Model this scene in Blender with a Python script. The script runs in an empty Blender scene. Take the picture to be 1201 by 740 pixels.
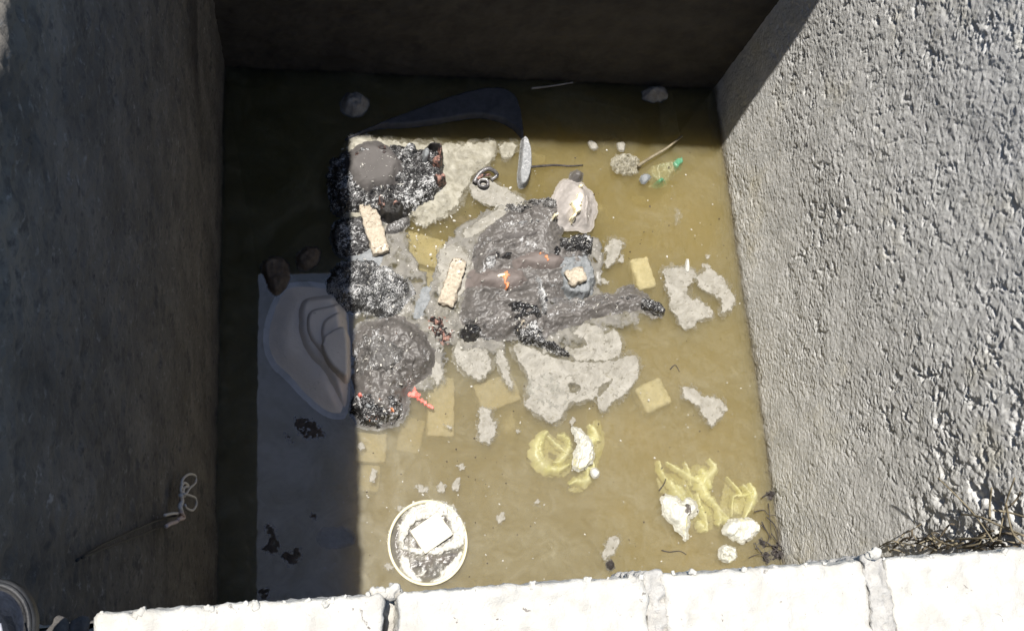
import bpy, bmesh, math, random
import numpy as np
from mathutils import Vector, Matrix, Euler

random.seed(7)
S = bpy.context.scene
COL = S.collection

# ------------------------------------------------------------------ camera, sky, sun, exposure
PW, PH, F = 1201.0, 740.0, 1127.34
EUL = Euler((0.3015, -0.1941, -0.0711), 'XYZ')
CP = np.array([0.3631, -0.1871, 3.8813])
cam = bpy.data.cameras.new('camera')
cam.sensor_fit = 'HORIZONTAL'; cam.sensor_width = 36.0
cam.lens = F / PW * 36.0
cam.clip_start = 0.05; cam.clip_end = 3000
camo = bpy.data.objects.new('camera', cam); COL.objects.link(camo)
camo.location = CP; camo.rotation_euler = EUL
S.camera = camo

SX, SY = 0.197, 0.1161                       # shadow run per metre of height (+x, -y)
sun_dir = Vector((-SX, SY, 1)).normalized()
elev = math.asin(sun_dir.z); azim = math.atan2(sun_dir.x, sun_dir.y)
w = bpy.data.worlds.new('World'); S.world = w; w.use_nodes = True
nt = w.node_tree
sky = nt.nodes.new('ShaderNodeTexSky'); sky.sky_type = 'NISHITA'; sky.sun_disc = False
sky.sun_elevation = elev; sky.sun_rotation = azim
sky.air_density = 1.0; sky.dust_density = 0.35; sky.ozone_density = 4.0
bg = nt.nodes['Background']; bg.inputs['Strength'].default_value = 0.09
nt.links.new(sky.outputs[0], bg.inputs[0])
sl = bpy.data.lights.new('sun', 'SUN'); sl.energy = 5.0; sl.angle = math.radians(0.5); sl.color = (1, 0.96, 0.9)
so = bpy.data.objects.new('sun', sl); COL.objects.link(so)
so.rotation_euler = (-sun_dir).to_track_quat('-Z', 'Y').to_euler(); so.location = (-3, 2, 12)
S.view_settings.view_transform = 'Standard'; S.view_settings.look = 'None'
S.view_settings.exposure = 0.7; S.view_settings.gamma = 1.0
S.render.engine = 'CYCLES'
S.cycles.max_bounces = 8; S.cycles.diffuse_bounces = 4; S.cycles.volume_bounces = 3
S.cycles.transparent_max_bounces = 16; S.cycles.use_denoising = True
S.cycles.caustics_reflective = False; S.cycles.caustics_refractive = False

# ------------------------------------------------------------------ geometry of the place (metres, z = 0 is the water level)
WD, DP, YF, HT = 2.3, 2.135, -0.17, 2.74      # inner width, back wall y, inner front y, wall height over the water
R3 = np.array(EUL.to_matrix())
def W(px, py, z=0.0):                         # the point at height z seen there from the viewpoint the place was measured from
    d = R3 @ np.array([(px - PW / 2) / F, -(py - PH / 2) / F, -1.0])
    return CP + (z - CP[2]) / d[2] * d
def WX(px, py, x):                            # same, on the wall plane x = const
    d = R3 @ np.array([(px - PW / 2) / F, -(py - PH / 2) / F, -1.0])
    return CP + (x - CP[0]) / d[0] * d

# ------------------------------------------------------------------ noise
def _h(ix, iy, iz, seed):
    n = (ix.astype(np.int64) * 374761393 + iy.astype(np.int64) * 668265263 + iz.astype(np.int64) * 2147483647 + seed * 1274126177) & 0xffffffff
    n = ((n ^ (n >> 13)) * 1274126177) & 0xffffffff
    n = ((n ^ (n >> 16)) * 2246822519) & 0xffffffff
    return ((n ^ (n >> 15)) & 0xffff) / 32767.5 - 1.0
def vn3(x, y, z, seed=0):
    fx, fy, fz = np.floor(x), np.floor(y), np.floor(z)
    tx, ty, tz = x - fx, y - fy, z - fz
    tx = tx * tx * (3 - 2 * tx); ty = ty * ty * (3 - 2 * ty); tz = tz * tz * (3 - 2 * tz)
    r = 0
    for a in (0, 1):
        for b in (0, 1):
            for c in (0, 1):
                wgt = (tx if a else 1 - tx) * (ty if b else 1 - ty) * (tz if c else 1 - tz)
                r = r + wgt * _h(fx + a, fy + b, fz + c, seed)
    return r
def vn2(x, y, seed=0):
    fx, fy = np.floor(x), np.floor(y)
    tx, ty = x - fx, y - fy
    tx = tx * tx * (3 - 2 * tx); ty = ty * ty * (3 - 2 * ty)
    z = np.zeros_like(fx)
    return ((1 - tx) * (1 - ty) * _h(fx, fy, z, seed) + tx * (1 - ty) * _h(fx + 1, fy, z, seed)
            + (1 - tx) * ty * _h(fx, fy + 1, z, seed) + tx * ty * _h(fx + 1, fy + 1, z, seed))
def fb2(x, y, seed=0, o=4, g=0.5):
    r, a, f, t = 0, 1.0, 1.0, 0.0
    for k in range(o):
        c, s = math.cos(k * 1.1 + .4), math.sin(k * 1.1 + .4)
        r = r + a * vn2((x * c - y * s) * f + 13.7 * k, (x * s + y * c) * f - 7.1 * k, seed + k); t += a; a *= g; f *= 2.03
    return r / t * 1.5
def fb3(p, sc, seed=0, o=3, g=0.5):
    r, a, f, t = 0, 1.0, sc, 0.0
    for k in range(o):
        r = r + a * vn3(p[:, 0] * f + 5.3 * k, p[:, 1] * f + 9.1 * k, p[:, 2] * f - 3.7 * k, seed + k); t += a; a *= g; f *= 2.03
    return r / t * 1.5
def grains(x, y, seed=0):                      # rounded grains of uneven size and height, packed over the plane
    fx, fy = np.floor(x), np.floor(y); r = np.full(x.shape, -1.0); z0 = np.zeros_like(fx)
    for a in (-1, 0, 1):
        for b in (-1, 0, 1):
            cx, cy = fx + a, fy + b
            px, py = cx + .5 + .48 * _h(cx, cy, z0, seed), cy + .5 + .48 * _h(cx, cy, z0 + 1, seed)
            k = _h(cx, cy, z0 + 2, seed); e = .75 + .35 * _h(cx, cy, z0 + 3, seed)
            r = np.maximum(r, (.42 + .42 * k) + .35 - 1.15 * np.hypot((x - px) * e, (y - py) / e))
    return r
def ss(a, b, x):
    t = np.clip((x - a) / (b - a), 0, 1); return t * t * (3 - 2 * t)

# ------------------------------------------------------------------ objects
ORG = {}
def tag(o, label=None, cat=None, group=None, kind=None):
    if label: o['label'] = label
    if cat: o['category'] = cat
    if group: o['group'] = group
    if kind: o['kind'] = kind
    return o
def thing(name, loc, label, cat, group=None):
    o = bpy.data.objects.new(name, None); COL.objects.link(o)
    o.empty_display_size = 0.05
    loc = np.array([float(c) for c in loc]); o.location = loc; ORG[o.name] = loc
    return tag(o, label, cat, group)
def mk(name, V, Fc, m, parent=None, smooth=True, kind=None):
    V = np.asarray(V, dtype=np.float64).reshape(-1, 3)
    if parent is not None: org = ORG[parent.name]
    elif kind == 'structure': org = np.zeros(3)
    else:
        org = np.array([(V[:, 0].min() + V[:, 0].max()) / 2, (V[:, 1].min() + V[:, 1].max()) / 2, V[:, 2].min()])
    me = bpy.data.meshes.new(name)
    L = V - org
    if isinstance(Fc, np.ndarray):
        n, k = Fc.shape
        me.vertices.add(len(L)); me.vertices.foreach_set('co', L.ravel())
        me.loops.add(n * k); me.loops.foreach_set('vertex_index', Fc.ravel().astype(np.int32))
        me.polygons.add(n); me.polygons.foreach_set('loop_start', np.arange(0, n * k, k, dtype=np.int32))
        me.update(calc_edges=True); me.validate()
    else:
        me.from_pydata([tuple(v) for v in L], [], Fc); me.update()
    if smooth: me.polygons.foreach_set('use_smooth', np.ones(len(me.polygons), dtype=bool))
    mats = m if isinstance(m, (list, tuple)) else [m]
    for q in mats: me.materials.append(q)
    o = bpy.data.objects.new(name, me); COL.objects.link(o)
    if parent is not None: o.parent = parent
    else: o.location = org
    ORG[o.name] = org
    if kind: o['kind'] = kind
    return o
def grid_faces(nu, nv, flip=False):
    i = np.arange(nu - 1)[:, None] * nv + np.arange(nv - 1)[None, :]
    f = np.stack([i, i + nv, i + nv + 1, i + 1], -1).reshape(-1, 4)
    return f[:, ::-1].copy() if flip else f
def join(parts):
    V, Fc, n = [], [], 0
    for v, f in parts:
        V.append(np.asarray(v, float).reshape(-1, 3))
        Fc += [tuple(int(i) + n for i in q) for q in f]; n += len(V[-1])
    return np.concatenate(V), Fc

# a lens-shaped mass on the water: rises from below the surface inside the outline, with a ragged edge
def sdf(P, poly):
    poly = np.asarray(poly, float); d = np.full(len(P), 1e9); ins = np.zeros(len(P), bool)
    for a, b in zip(poly, np.roll(poly, -1, 0)):
        e = b - a; q = P - a
        t = np.clip((q @ e) / max(e @ e, 1e-12), 0, 1)
        d = np.minimum(d, np.hypot(q[:, 0] - t * e[0], q[:, 1] - t * e[1]))
        c = ((a[1] > P[:, 1]) != (b[1] > P[:, 1]))
        xi = a[0] + (P[:, 1] - a[1]) / (b[1] - a[1] if abs(b[1] - a[1]) > 1e-12 else 1e-12) * e[0]
        ins ^= c & (P[:, 0] < xi)
    return np.where(ins, d, -d)
def ell(cx, cy, rx, ry, ang=0, n=22, wob=0.08, seed=0):
    r = random.Random(seed + int(cx * 7 + cy)); out = []
    for k in range(n):
        t = 2 * math.pi * k / n; s = 1 + r.uniform(-wob, wob)
        x, y = rx * s * math.cos(t), ry * s * math.sin(t); c, q = math.cos(ang), math.sin(ang)
        out.append((cx + x * c - y * q, cy + x * q + y * c))
    return out
SEED = [0]; TOP = {}; LAST = [None]
def chaikin(q, k=2):
    q = np.asarray(q, float)
    for _ in range(k):
        n = np.roll(q, -1, 0); q = np.stack([.75 * q + .25 * n, .25 * q + .75 * n], 1).reshape(-1, 2)
    return q
def mound(polys, h=.006, rise=.012, edge=.006, ef=60., amp=.002, nf=60., step=.005, base=0., sub=.004, holes=(), o=4, ridged=False, world=False, soft=2, gaps=0., grow=.004, aniso=None):
    SEED[0] += 11; sd = SEED[0]
    conv = (lambda q: np.array(q, float)) if world else (lambda q: np.array([W(x, y, base)[:2] for x, y in chaikin(q, soft if len(q) < 20 else 1)]))
    P2 = [conv(q) for q in polys]; H2 = [conv(q) for q in holes]
    allp = np.concatenate(P2); mg = edge * 1.6 + 2 * step
    x0, y0 = allp.min(0) - mg; x1, y1 = allp.max(0) + mg
    nu, nv = int((x1 - x0) / step) + 2, int((y1 - y0) / step) + 2
    X, Y = np.meshgrid(x0 + np.arange(nu) * step, y0 + np.arange(nv) * step, indexing='ij')
    P = np.stack([X.ravel(), Y.ravel()], -1)
    d = np.max([sdf(P, q) for q in P2], 0)
    for q in H2: d = np.minimum(d, -sdf(P, q))
    d = d + grow + edge * fb2(P[:, 0] * ef, P[:, 1] * ef, sd, 5, .64)
    if gaps: d = np.minimum(d, (fb2(P[:, 0] * 38, P[:, 1] * 38, sd + 90, 4, .6) + gaps) * .03)
    if aniso:
        ca, sa = math.cos(aniso[0]), math.sin(aniso[0]); wv = .008 * fb2(P[:, 0] * 14, P[:, 1] * 14, sd + 61, 2)
        n = fb2((P[:, 0] * ca + P[:, 1] * sa + wv) * nf / aniso[1], (P[:, 1] * ca - P[:, 0] * sa + wv) * nf, sd + 5, o, .55)
    else: n = fb2(P[:, 0] * nf, P[:, 1] * nf, sd + 5, o, .55)
    if ridged: n = 1 - 2.2 * np.abs(n)
    prof = ss(0, rise, d)
    z = base - sub + (h + sub) * prof + amp * n * prof
    G = np.stack(np.gradient(d.reshape(nu, nv), step), -1).reshape(-1, 2)
    g2 = np.maximum((G ** 2).sum(1), .3)
    out = d < 0
    mv = np.clip(-d, 0, step * 1.2) / g2
    Pm = np.where(out[:, None], P + G * mv[:, None], P)
    z = np.where(out, base - sub, z)
    Fg = grid_faces(nu, nv)
    Fg = Fg[(d > 0)[Fg].any(1)]
    used = np.unique(Fg); mp = np.full(nu * nv, -1); mp[used] = np.arange(len(used))
    V = np.stack([Pm[:, 0], Pm[:, 1], z], -1)[used]
    LAST[0] = d[used]
    for x, y, q in V:
        kk = (int(x // .008), int(y // .008)); TOP[kk] = max(TOP.get(kk, -9), q)
    return V, mp[Fg]
# rounded rough box (bricks, blocks, stones)
def rbox(c, size, rz=0., step=.01, rad=.006, amp=.002, nf=60., seed=0, o=3, tilt=(0, 0)):
    h = np.array(size) / 2; idx = {}; V = []; Fc = []
    for ax in range(3):
        a, b = (ax + 1) % 3, (ax + 2) % 3
        na, nb = max(2, int(size[a] / step) + 1), max(2, int(size[b] / step) + 1)
        for sg in (-1, 1):
            ids = np.zeros((na + 1, nb + 1), int)
            for i in range(na + 1):
                for j in range(nb + 1):
                    p = [0, 0, 0]; p[ax] = sg * h[ax]; p[a] = -h[a] + size[a] * i / na; p[b] = -h[b] + size[b] * j / nb
                    key = (round(p[0], 5), round(p[1], 5), round(p[2], 5))
                    if key not in idx: idx[key] = len(V); V.append(p)
                    ids[i, j] = idx[key]
            for i in range(na):
                for j in range(nb):
                    q = (ids[i, j], ids[i + 1, j], ids[i + 1, j + 1], ids[i, j + 1])
                    Fc.append(q if sg > 0 else q[::-1])
    V = np.array(V); q = np.clip(V, -h + rad, h - rad); n = V - q
    n = n / np.maximum(np.linalg.norm(n, axis=1), 1e-9)[:, None]
    V = q + rad * n
    V = V + n * (amp * fb3(V + np.array([seed * 3.1, seed * 1.7, 0]), nf, seed, o))[:, None]
    M = np.array((Euler((tilt[0], tilt[1], rz)).to_matrix()))
    return V @ M.T + np.array(c), [tuple(int(i) for i in f) for f in Fc]
def tube(pts, r, n=6, taper=1.0, closed=False):
    pts = [np.array(p, float) for p in pts]; V = []; Fc = []; up = np.array([0.13, 0.31, 0.94]); m = len(pts)
    for i, p in enumerate(pts):
        if closed: t = pts[(i + 1) % m] - pts[i - 1]
        else: t = pts[min(i + 1, m - 1)] - pts[max(i - 1, 0)]
        t = t / (np.linalg.norm(t) + 1e-12)
        a = np.cross(t, up); a /= np.linalg.norm(a) + 1e-12; b = np.cross(t, a)
        rr = r * (1 + (taper - 1) * i / max(1, m - 1))
        for k in range(n):
            th = 2 * math.pi * k / n; V.append(p + rr * (math.cos(th) * a + math.sin(th) * b))
    for i in range(m if closed else m - 1):
        for k in range(n):
            j = (i + 1) % m
            Fc.append((i * n + k, i * n + (k + 1) % n, j * n + (k + 1) % n, j * n + k))
    if not closed: Fc.append(tuple(range(n))[::-1]); Fc.append(tuple((m - 1) * n + k for k in range(n)))
    return np.array(V), Fc
def spline(pts, k=6):
    pts = [np.array(p, float) for p in pts]; out = []
    for i in range(len(pts) - 1):
        p0, p1, p2, p3 = pts[max(i - 1, 0)], pts[i], pts[i + 1], pts[min(i + 2, len(pts) - 1)]
        for s in range(k):
            t = s / k
            out.append(.5 * (2 * p1 + (p2 - p0) * t + (2 * p0 - 5 * p1 + 4 * p2 - p3) * t * t + (3 * p1 - p0 - 3 * p2 + p3) * t ** 3))
    out.append(pts[-1]); return out

# ------------------------------------------------------------------ materials
def mat(name, a, b=None, scale=30., rough=.8, bump=0., bscale=120., detail=6., lo=.35, hi=.65, fleck=None, spec=.4, extra=None, trans=0.):
    m = bpy.data.materials.new(name); m.use_nodes = True; t = m.node_tree; N = t.nodes; L = t.links
    bs = N['Principled BSDF']; tc = N.new('ShaderNodeTexCoord'); co = tc.outputs['Object']
    b = b or a
    nz = N.new('ShaderNodeTexNoise'); nz.inputs['Scale'].default_value = scale; nz.inputs['Detail'].default_value = detail; nz.inputs['Roughness'].default_value = .62
    L.new(co, nz.inputs['Vector'])
    rp = N.new('ShaderNodeValToRGB'); rp.color_ramp.elements[0].position = lo; rp.color_ramp.elements[1].position = hi
    rp.color_ramp.elements[0].color = (*a, 1); rp.color_ramp.elements[1].color = (*b, 1)
    L.new(nz.outputs['Fac'], rp.inputs['Fac']); c = rp.outputs['Color']
    def over(c, col, sc, th, soft=.03, stretch=(1, 1, 1), dist=0., seed=0.):
        mp = N.new('ShaderNodeMapping'); mp.inputs['Scale'].default_value = stretch; mp.inputs['Location'].default_value = (seed, seed * .7, seed * .3)
        L.new(co, mp.inputs['Vector'])
        z = N.new('ShaderNodeTexNoise'); z.inputs['Scale'].default_value = sc; z.inputs['Detail'].default_value = 4; z.inputs['Roughness'].default_value = .7; z.inputs['Distortion'].default_value = dist
        L.new(mp.outputs[0], z.inputs['Vector'])
        q = N.new('ShaderNodeMapRange'); q.inputs['From Min'].default_value = th; q.inputs['From Max'].default_value = th + soft
        fo = z.outputs['Fac']
        if sc > 45:
            z2 = N.new('ShaderNodeTexNoise'); z2.inputs['Scale'].default_value = 13; z2.inputs['Detail'].default_value = 3; L.new(co, z2.inputs['Vector'])
            ma = N.new('ShaderNodeMath'); ma.operation = 'MULTIPLY_ADD'; ma.inputs[1].default_value = .55; ma.inputs[2].default_value = -.275
            L.new(z2.outputs['Fac'], ma.inputs[0]); mb = N.new('ShaderNodeMath'); mb.operation = 'ADD'; L.new(fo, mb.inputs[0]); L.new(ma.outputs[0], mb.inputs[1]); fo = mb.outputs[0]
        L.new(fo, q.inputs['Value'])
        mx = N.new('ShaderNodeMixRGB'); L.new(q.outputs[0], mx.inputs['Fac']); L.new(c, mx.inputs['Color1']); mx.inputs['Color2'].default_value = (*col, 1)
        return mx.outputs[0], q.outputs[0]
    for f in (fleck or []): c, _ = over(c, *f)
    if extra: c = extra(N, L, co, tc, c)
    L.new(c, bs.inputs['Base Color'])
    bs.inputs['Roughness'].default_value = rough; bs.inputs['Specular IOR Level'].default_value = spec
    if bump:
        z = N.new('ShaderNodeTexNoise'); z.inputs['Scale'].default_value = bscale; z.inputs['Detail'].default_value = 5; z.inputs['Roughness'].default_value = .65
        L.new(co, z.inputs['Vector'])
        bp = N.new('ShaderNodeBump'); bp.inputs['Strength'].default_value = bump; bp.inputs['Distance'].default_value = .004
        L.new(z.outputs['Fac'], bp.inputs['Height']); L.new(bp.outputs[0], bs.inputs['Normal'])
    if trans:
        tr = N.new('ShaderNodeBsdfTranslucent'); L.new(c, tr.inputs['Color'])
        mx = N.new('ShaderNodeMixShader'); mx.inputs[0].default_value = trans
        L.new(bs.outputs[0], mx.inputs[1]); L.new(tr.outputs[0], mx.inputs[2])
        L.new(mx.outputs[0], N['Material Output'].inputs['Surface'])
    return m

M = {}
def tide(N, L, co, tc, c):
    sp = N.new('ShaderNodeSeparateXYZ'); L.new(tc.outputs['Object'], sp.inputs[0])
    z = N.new('ShaderNodeTexNoise'); z.inputs['Scale'].default_value = 14; z.inputs['Detail'].default_value = 5; L.new(co, z.inputs['Vector'])
    m = N.new('ShaderNodeMath'); m.operation = 'MULTIPLY_ADD'; m.inputs[1].default_value = -.10; L.new(z.outputs['Fac'], m.inputs[0]); L.new(sp.outputs['Z'], m.inputs[2])
    q = N.new('ShaderNodeMapRange'); q.inputs['From Min'].default_value = -.005; q.inputs['From Max'].default_value = -.05; L.new(m.outputs[0], q.inputs['Value'])
    mx = N.new('ShaderNodeMixRGB'); mx.blend_type = 'MULTIPLY'; L.new(q.outputs[0], mx.inputs['Fac']); L.new(c, mx.inputs['Color1']); mx.inputs['Color2'].default_value = (.42, .38, .30, 1)
    return mx.outputs[0]
M['plaster_r'] = mat('rough_plaster', (.50, .495, .47), (.64, .63, .60), 9, .9, 1., 300, fleck=[((.54, .51, .42), 3.0, .56, .2), ((.36, .36, .35), 22., .60, .1)], extra=tide)
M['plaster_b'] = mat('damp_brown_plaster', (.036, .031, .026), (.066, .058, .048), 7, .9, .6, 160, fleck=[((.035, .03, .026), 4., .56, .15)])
YM = (YF - .12 + DP + .09) / 2
def _mth(N, L, op, a, b=None, c_=None):
    n = N.new('ShaderNodeMath'); n.operation = op
    for i, q in enumerate((a, b, c_)):
        if q is None: continue
        if isinstance(q, (int, float)): n.inputs[i].default_value = q
        else: L.new(q, n.inputs[i])
    return n.outputs[0]
def streaks_and_shade(N, L, co, tc, c):
    # shaded hollow beside the back corner painted as a dark wedge, and vertical weathering
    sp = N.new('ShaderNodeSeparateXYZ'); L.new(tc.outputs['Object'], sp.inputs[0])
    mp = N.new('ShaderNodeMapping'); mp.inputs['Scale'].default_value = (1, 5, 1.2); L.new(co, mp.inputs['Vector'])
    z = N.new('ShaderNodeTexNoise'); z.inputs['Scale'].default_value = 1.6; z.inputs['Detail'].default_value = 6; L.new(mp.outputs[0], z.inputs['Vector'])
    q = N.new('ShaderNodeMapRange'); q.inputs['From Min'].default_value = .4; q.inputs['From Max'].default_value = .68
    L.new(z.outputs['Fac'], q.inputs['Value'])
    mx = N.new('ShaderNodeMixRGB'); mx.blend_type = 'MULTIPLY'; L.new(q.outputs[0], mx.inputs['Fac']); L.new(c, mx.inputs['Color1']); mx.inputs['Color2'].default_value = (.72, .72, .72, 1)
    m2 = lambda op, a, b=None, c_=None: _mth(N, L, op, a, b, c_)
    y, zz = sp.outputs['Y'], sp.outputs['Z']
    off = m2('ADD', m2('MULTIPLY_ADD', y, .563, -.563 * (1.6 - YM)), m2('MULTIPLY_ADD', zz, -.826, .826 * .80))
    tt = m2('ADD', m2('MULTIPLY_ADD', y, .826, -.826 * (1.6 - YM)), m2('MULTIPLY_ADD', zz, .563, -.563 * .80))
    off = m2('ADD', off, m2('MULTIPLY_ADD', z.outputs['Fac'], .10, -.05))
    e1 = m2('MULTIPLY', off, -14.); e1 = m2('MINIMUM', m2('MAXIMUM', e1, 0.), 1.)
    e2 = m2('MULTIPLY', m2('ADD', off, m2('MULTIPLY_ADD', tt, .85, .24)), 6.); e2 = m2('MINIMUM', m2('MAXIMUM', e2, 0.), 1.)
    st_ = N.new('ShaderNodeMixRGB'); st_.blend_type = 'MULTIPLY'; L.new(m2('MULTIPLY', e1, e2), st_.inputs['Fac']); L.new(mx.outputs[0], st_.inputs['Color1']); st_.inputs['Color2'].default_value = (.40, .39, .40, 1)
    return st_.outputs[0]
M['plaster_l'] = mat('weathered_grey_plaster', (.092, .083, .070), (.165, .149, .126), 5, .9, .7, 130, fleck=[((.07, .066, .06), 9., .56, .08), ((.28, .265, .24), 14., .66, .06), ((.055, .052, .048), 44., .52, .22), ((.24, .23, .212), 40., .58, .16, (1, 1, 1), 0., 4.), ((.05, .048, .045), 20., .62, .08)], extra=streaks_and_shade)
M['front'] = mat('grey_render', (.3, .29, .27), (.4, .39, .36), 8, .9, .5, 150)
M['block'] = mat('pale_concrete_block', (.395, .375, .33), (.49, .475, .43), 34, .95, .6, 240, fleck=[((.20, .18, .155), 45., .655, .04, (1, 1, 1), 1.), ((.15, .13, .11), 45., .68, .03, (2.2, 2, 2), .5, 3.), ((.48, .34, .20), 14., .74, .04)])
M['mortar'] = mat('mortar', (.33, .315, .285), (.46, .44, .40), 60, .95, .8, 260)
M['soil'] = mat('dry_soil', (.20, .16, .11), (.32, .26, .18), 2, .95, .5, 30)
M['floor'] = mat('silty_floor', (.17, .12, .05), (.40, .33, .19), 3, .9, .3, 40, fleck=[((.10, .07, .03), 2.5, .58, .12)])
M['scum'] = mat('pale_scum', (.240, .226, .192), (.305, .289, .255), 14, .6, .25, 160, fleck=[((.165, .148, .105), 8., .57, .12, (1, 2.2, 1), 5.), ((.33, .315, .28), 14., .60, .08, (2.2, 1, 1), 5.)])
M['film'] = mat('milky_film', (.22, .21, .175), (.28, .27, .235), 22, .5, .15, 160)
M['cream'] = mat('cream_scum', (.235, .217, .165), (.33, .312, .255), 16, .5, .5, 130, fleck=[((.18, .165, .12), 26., .6, .06)])
M['white'] = mat('white_residue', (.36, .35, .31), (.52, .51, .47), 40, .7, .5, 200, fleck=[((.16, .15, .14), 60., .66, .03)])
def thin(m, w_, lowest, sc=9.):
    # the sheet thins out towards its rim and has worn, half-clear areas
    t = m.node_tree; N = t.nodes; L = t.links; at = N.new('ShaderNodeAttribute'); at.attribute_name = 'inside'
    tc = N.new('ShaderNodeTexCoord')
    def nz(sc, dt): 
        z = N.new('ShaderNodeTexNoise'); z.inputs['Scale'].default_value = sc; z.inputs['Detail'].default_value = dt; z.inputs['Roughness'].default_value = .65; z.inputs['Distortion'].default_value = 1.5; L.new(tc.outputs['Object'], z.inputs['Vector']); return z.outputs['Fac']
    def mr(v, a, b, c, d):
        q = N.new('ShaderNodeMapRange'); q.inputs['From Min'].default_value = a; q.inputs['From Max'].default_value = b; q.inputs['To Min'].default_value = c; q.inputs['To Max'].default_value = d; L.new(v, q.inputs['Value']); return q.outputs[0]
    ad = N.new('ShaderNodeMath'); ad.operation = 'ADD'; L.new(at.outputs['Fac'], ad.inputs[0]); L.new(mr(nz(38, 6), .3, .7, -.007, .009), ad.inputs[1])
    mu = N.new('ShaderNodeMath'); mu.operation = 'MULTIPLY'; L.new(mr(ad.outputs[0], -.004, w_, 0, 1), mu.inputs[0]); L.new(mr(nz(sc, 5), .34, .58, lowest, 1), mu.inputs[1])
    L.new(mu.outputs[0], N['Principled BSDF'].inputs['Alpha'])
M['crest'] = mat('white_wet_plastic', (.42, .415, .36), (.54, .53, .47), 24, .35, .8, 90, fleck=[((.20, .19, .15), 30., .63, .03, (1, 2.5, 1), 2.), ((.60, .56, .28), 9., .60, .1)])  # dark flecks paint crease shade into the white plastic
M['ashfilm'] = mat('ash_film', (.105, .098, .085), (.19, .178, .155), 20, .6, .3, 160, fleck=[((.38, .37, .35), 60., .63, .03)])
def filmmat(name, col, a0, a1, sc, lo, hi):
    m = mat(name, col, None, 20, .35); t = m.node_tree; N = t.nodes; L = t.links
    tc = N.new('ShaderNodeTexCoord'); z = N.new('ShaderNodeTexNoise'); z.inputs['Scale'].default_value = sc; z.inputs['Detail'].default_value = 8; z.inputs['Roughness'].default_value = .62; z.inputs['Distortion'].default_value = 1.2
    L.new(tc.outputs['Object'], z.inputs['Vector'])
    q = N.new('ShaderNodeMapRange'); q.inputs['From Min'].default_value = lo; q.inputs['From Max'].default_value = hi; q.inputs['To Min'].default_value = a0; q.inputs['To Max'].default_value = a1
    L.new(z.outputs['Fac'], q.inputs['Value']); L.new(q.outputs[0], N['Principled BSDF'].inputs['Alpha'])
    return m
M['thinfilm'] = filmmat('thin_scum_film', (.20, .185, .145), .08, .55, 30, .38, .62)
thin(M['scum'], .005, .66, 12.); thin(M['cream'], .010, .55, 12.); thin(M['film'], .04, .15)
M['surfacefilm'] = filmmat('silty_surface_film', (.275, .250, .170), .0, .22, 3.2, .42, .70)
M['blackplastic'] = mat('wet_black_plastic', (.008, .008, .009), (.022, .021, .022), 40, .12, 1., 70, spec=.9, fleck=[((.40, .40, .40), 70., .66, .02, (2, .7, 1), 2.)])
t = M['surfacefilm'].node_tree; N = t.nodes; L = t.links
lk = N['Principled BSDF'].inputs['Alpha'].links[0].from_socket
tc = N.new('ShaderNodeTexCoord'); sp = N.new('ShaderNodeSeparateXYZ'); L.new(tc.outputs['Object'], sp.inputs[0])
q = N.new('ShaderNodeMapRange'); q.inputs['From Min'].default_value = .35; q.inputs['From Max'].default_value = -1.0; q.inputs['To Min'].default_value = .0; q.inputs['To Max'].default_value = .16; L.new(sp.outputs['Y'], q.inputs['Value'])
z = N.new('ShaderNodeTexNoise'); z.inputs['Scale'].default_value = 11; z.inputs['Detail'].default_value = 7; z.inputs['Distortion'].default_value = 2.; L.new(tc.outputs['Object'], z.inputs['Vector'])
r_ = N.new('ShaderNodeMapRange'); r_.inputs['From Min'].default_value = .3; r_.inputs['From Max'].default_value = .7; r_.inputs['To Min'].default_value = .55; r_.inputs['To Max'].default_value = 1.3; L.new(z.outputs['Fac'], r_.inputs['Value'])
ad = N.new('ShaderNodeMath'); ad.operation = 'ADD'; L.new(lk, ad.inputs[0]); L.new(q.outputs[0], ad.inputs[1])
mu = N.new('ShaderNodeMath'); mu.operation = 'MULTIPLY'; L.new(ad.outputs[0], mu.inputs[0]); L.new(r_.outputs[0], mu.inputs[1])
L.new(mu.outputs[0], N['Principled BSDF'].inputs['Alpha'])
M['char'] = mat('wet_char', (.010, .010, .011), (.040, .038, .038), 40, .20, 1., 220, spec=.6, fleck=[((.46, .46, .46), 60., .575, .02, (1, 1, 1), 1.5), ((.22, .22, .22), 30., .63, .05)])  # pale flecks are ash and painted sun glints on the wet char
M['char_crack'] = mat('crazed_char', (.013, .013, .014), (.05, .05, .05), 40, .20, 1., 150, spec=.7, fleck=[((.48, .48, .48), 50., .545, .02, (1.6, 1, 1), 3.)])
M['char_dark'] = mat('dull_char', (.010, .010, .010), (.035, .032, .030), 50, .5, .9, 180)
M['ashmud'] = mat('grey_ash_mud', (.090, .083, .078), (.130, .120, .113), 16, .30, .7, 110, fleck=[((.030, .028, .028), 13., .60, .12, (1, 1, 1), 2.0), ((.40, .40, .40), 85., .655, .02, (1, .6, 1), 1.)])
M['ashwhite'] = mat('white_ash_crust', (.10, .10, .10), (.30, .30, .30), 55, .7, .8, 200, fleck=[((.50, .50, .50), 48., .54, .03, (1, 1, 1), 2.), ((.03, .03, .03), 40., .63, .03)])
M['smoothash'] = mat('smooth_grey_ash', (.084, .077, .073), (.104, .095, .091), 10, .8, .12, 120, fleck=[((.36, .36, .36), 90., .73, .02)])
M['ashmud_fleck'] = mat('flecked_ash_mud', (.075, .071, .068), (.105, .099, .094), 24, .55, .6, 200, fleck=[((.020, .020, .020), 22., .60, .06), ((.46, .46, .46), 62., .57, .02, (1.8, .8, 1), 1.5)])
M['brownmud'] = mat('warm_brown_ash', (.135, .113, .104), (.165, .140, .130), 20, .7, .15, 150, fleck=[((.42, .38, .35), 100., .715, .02)])
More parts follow.
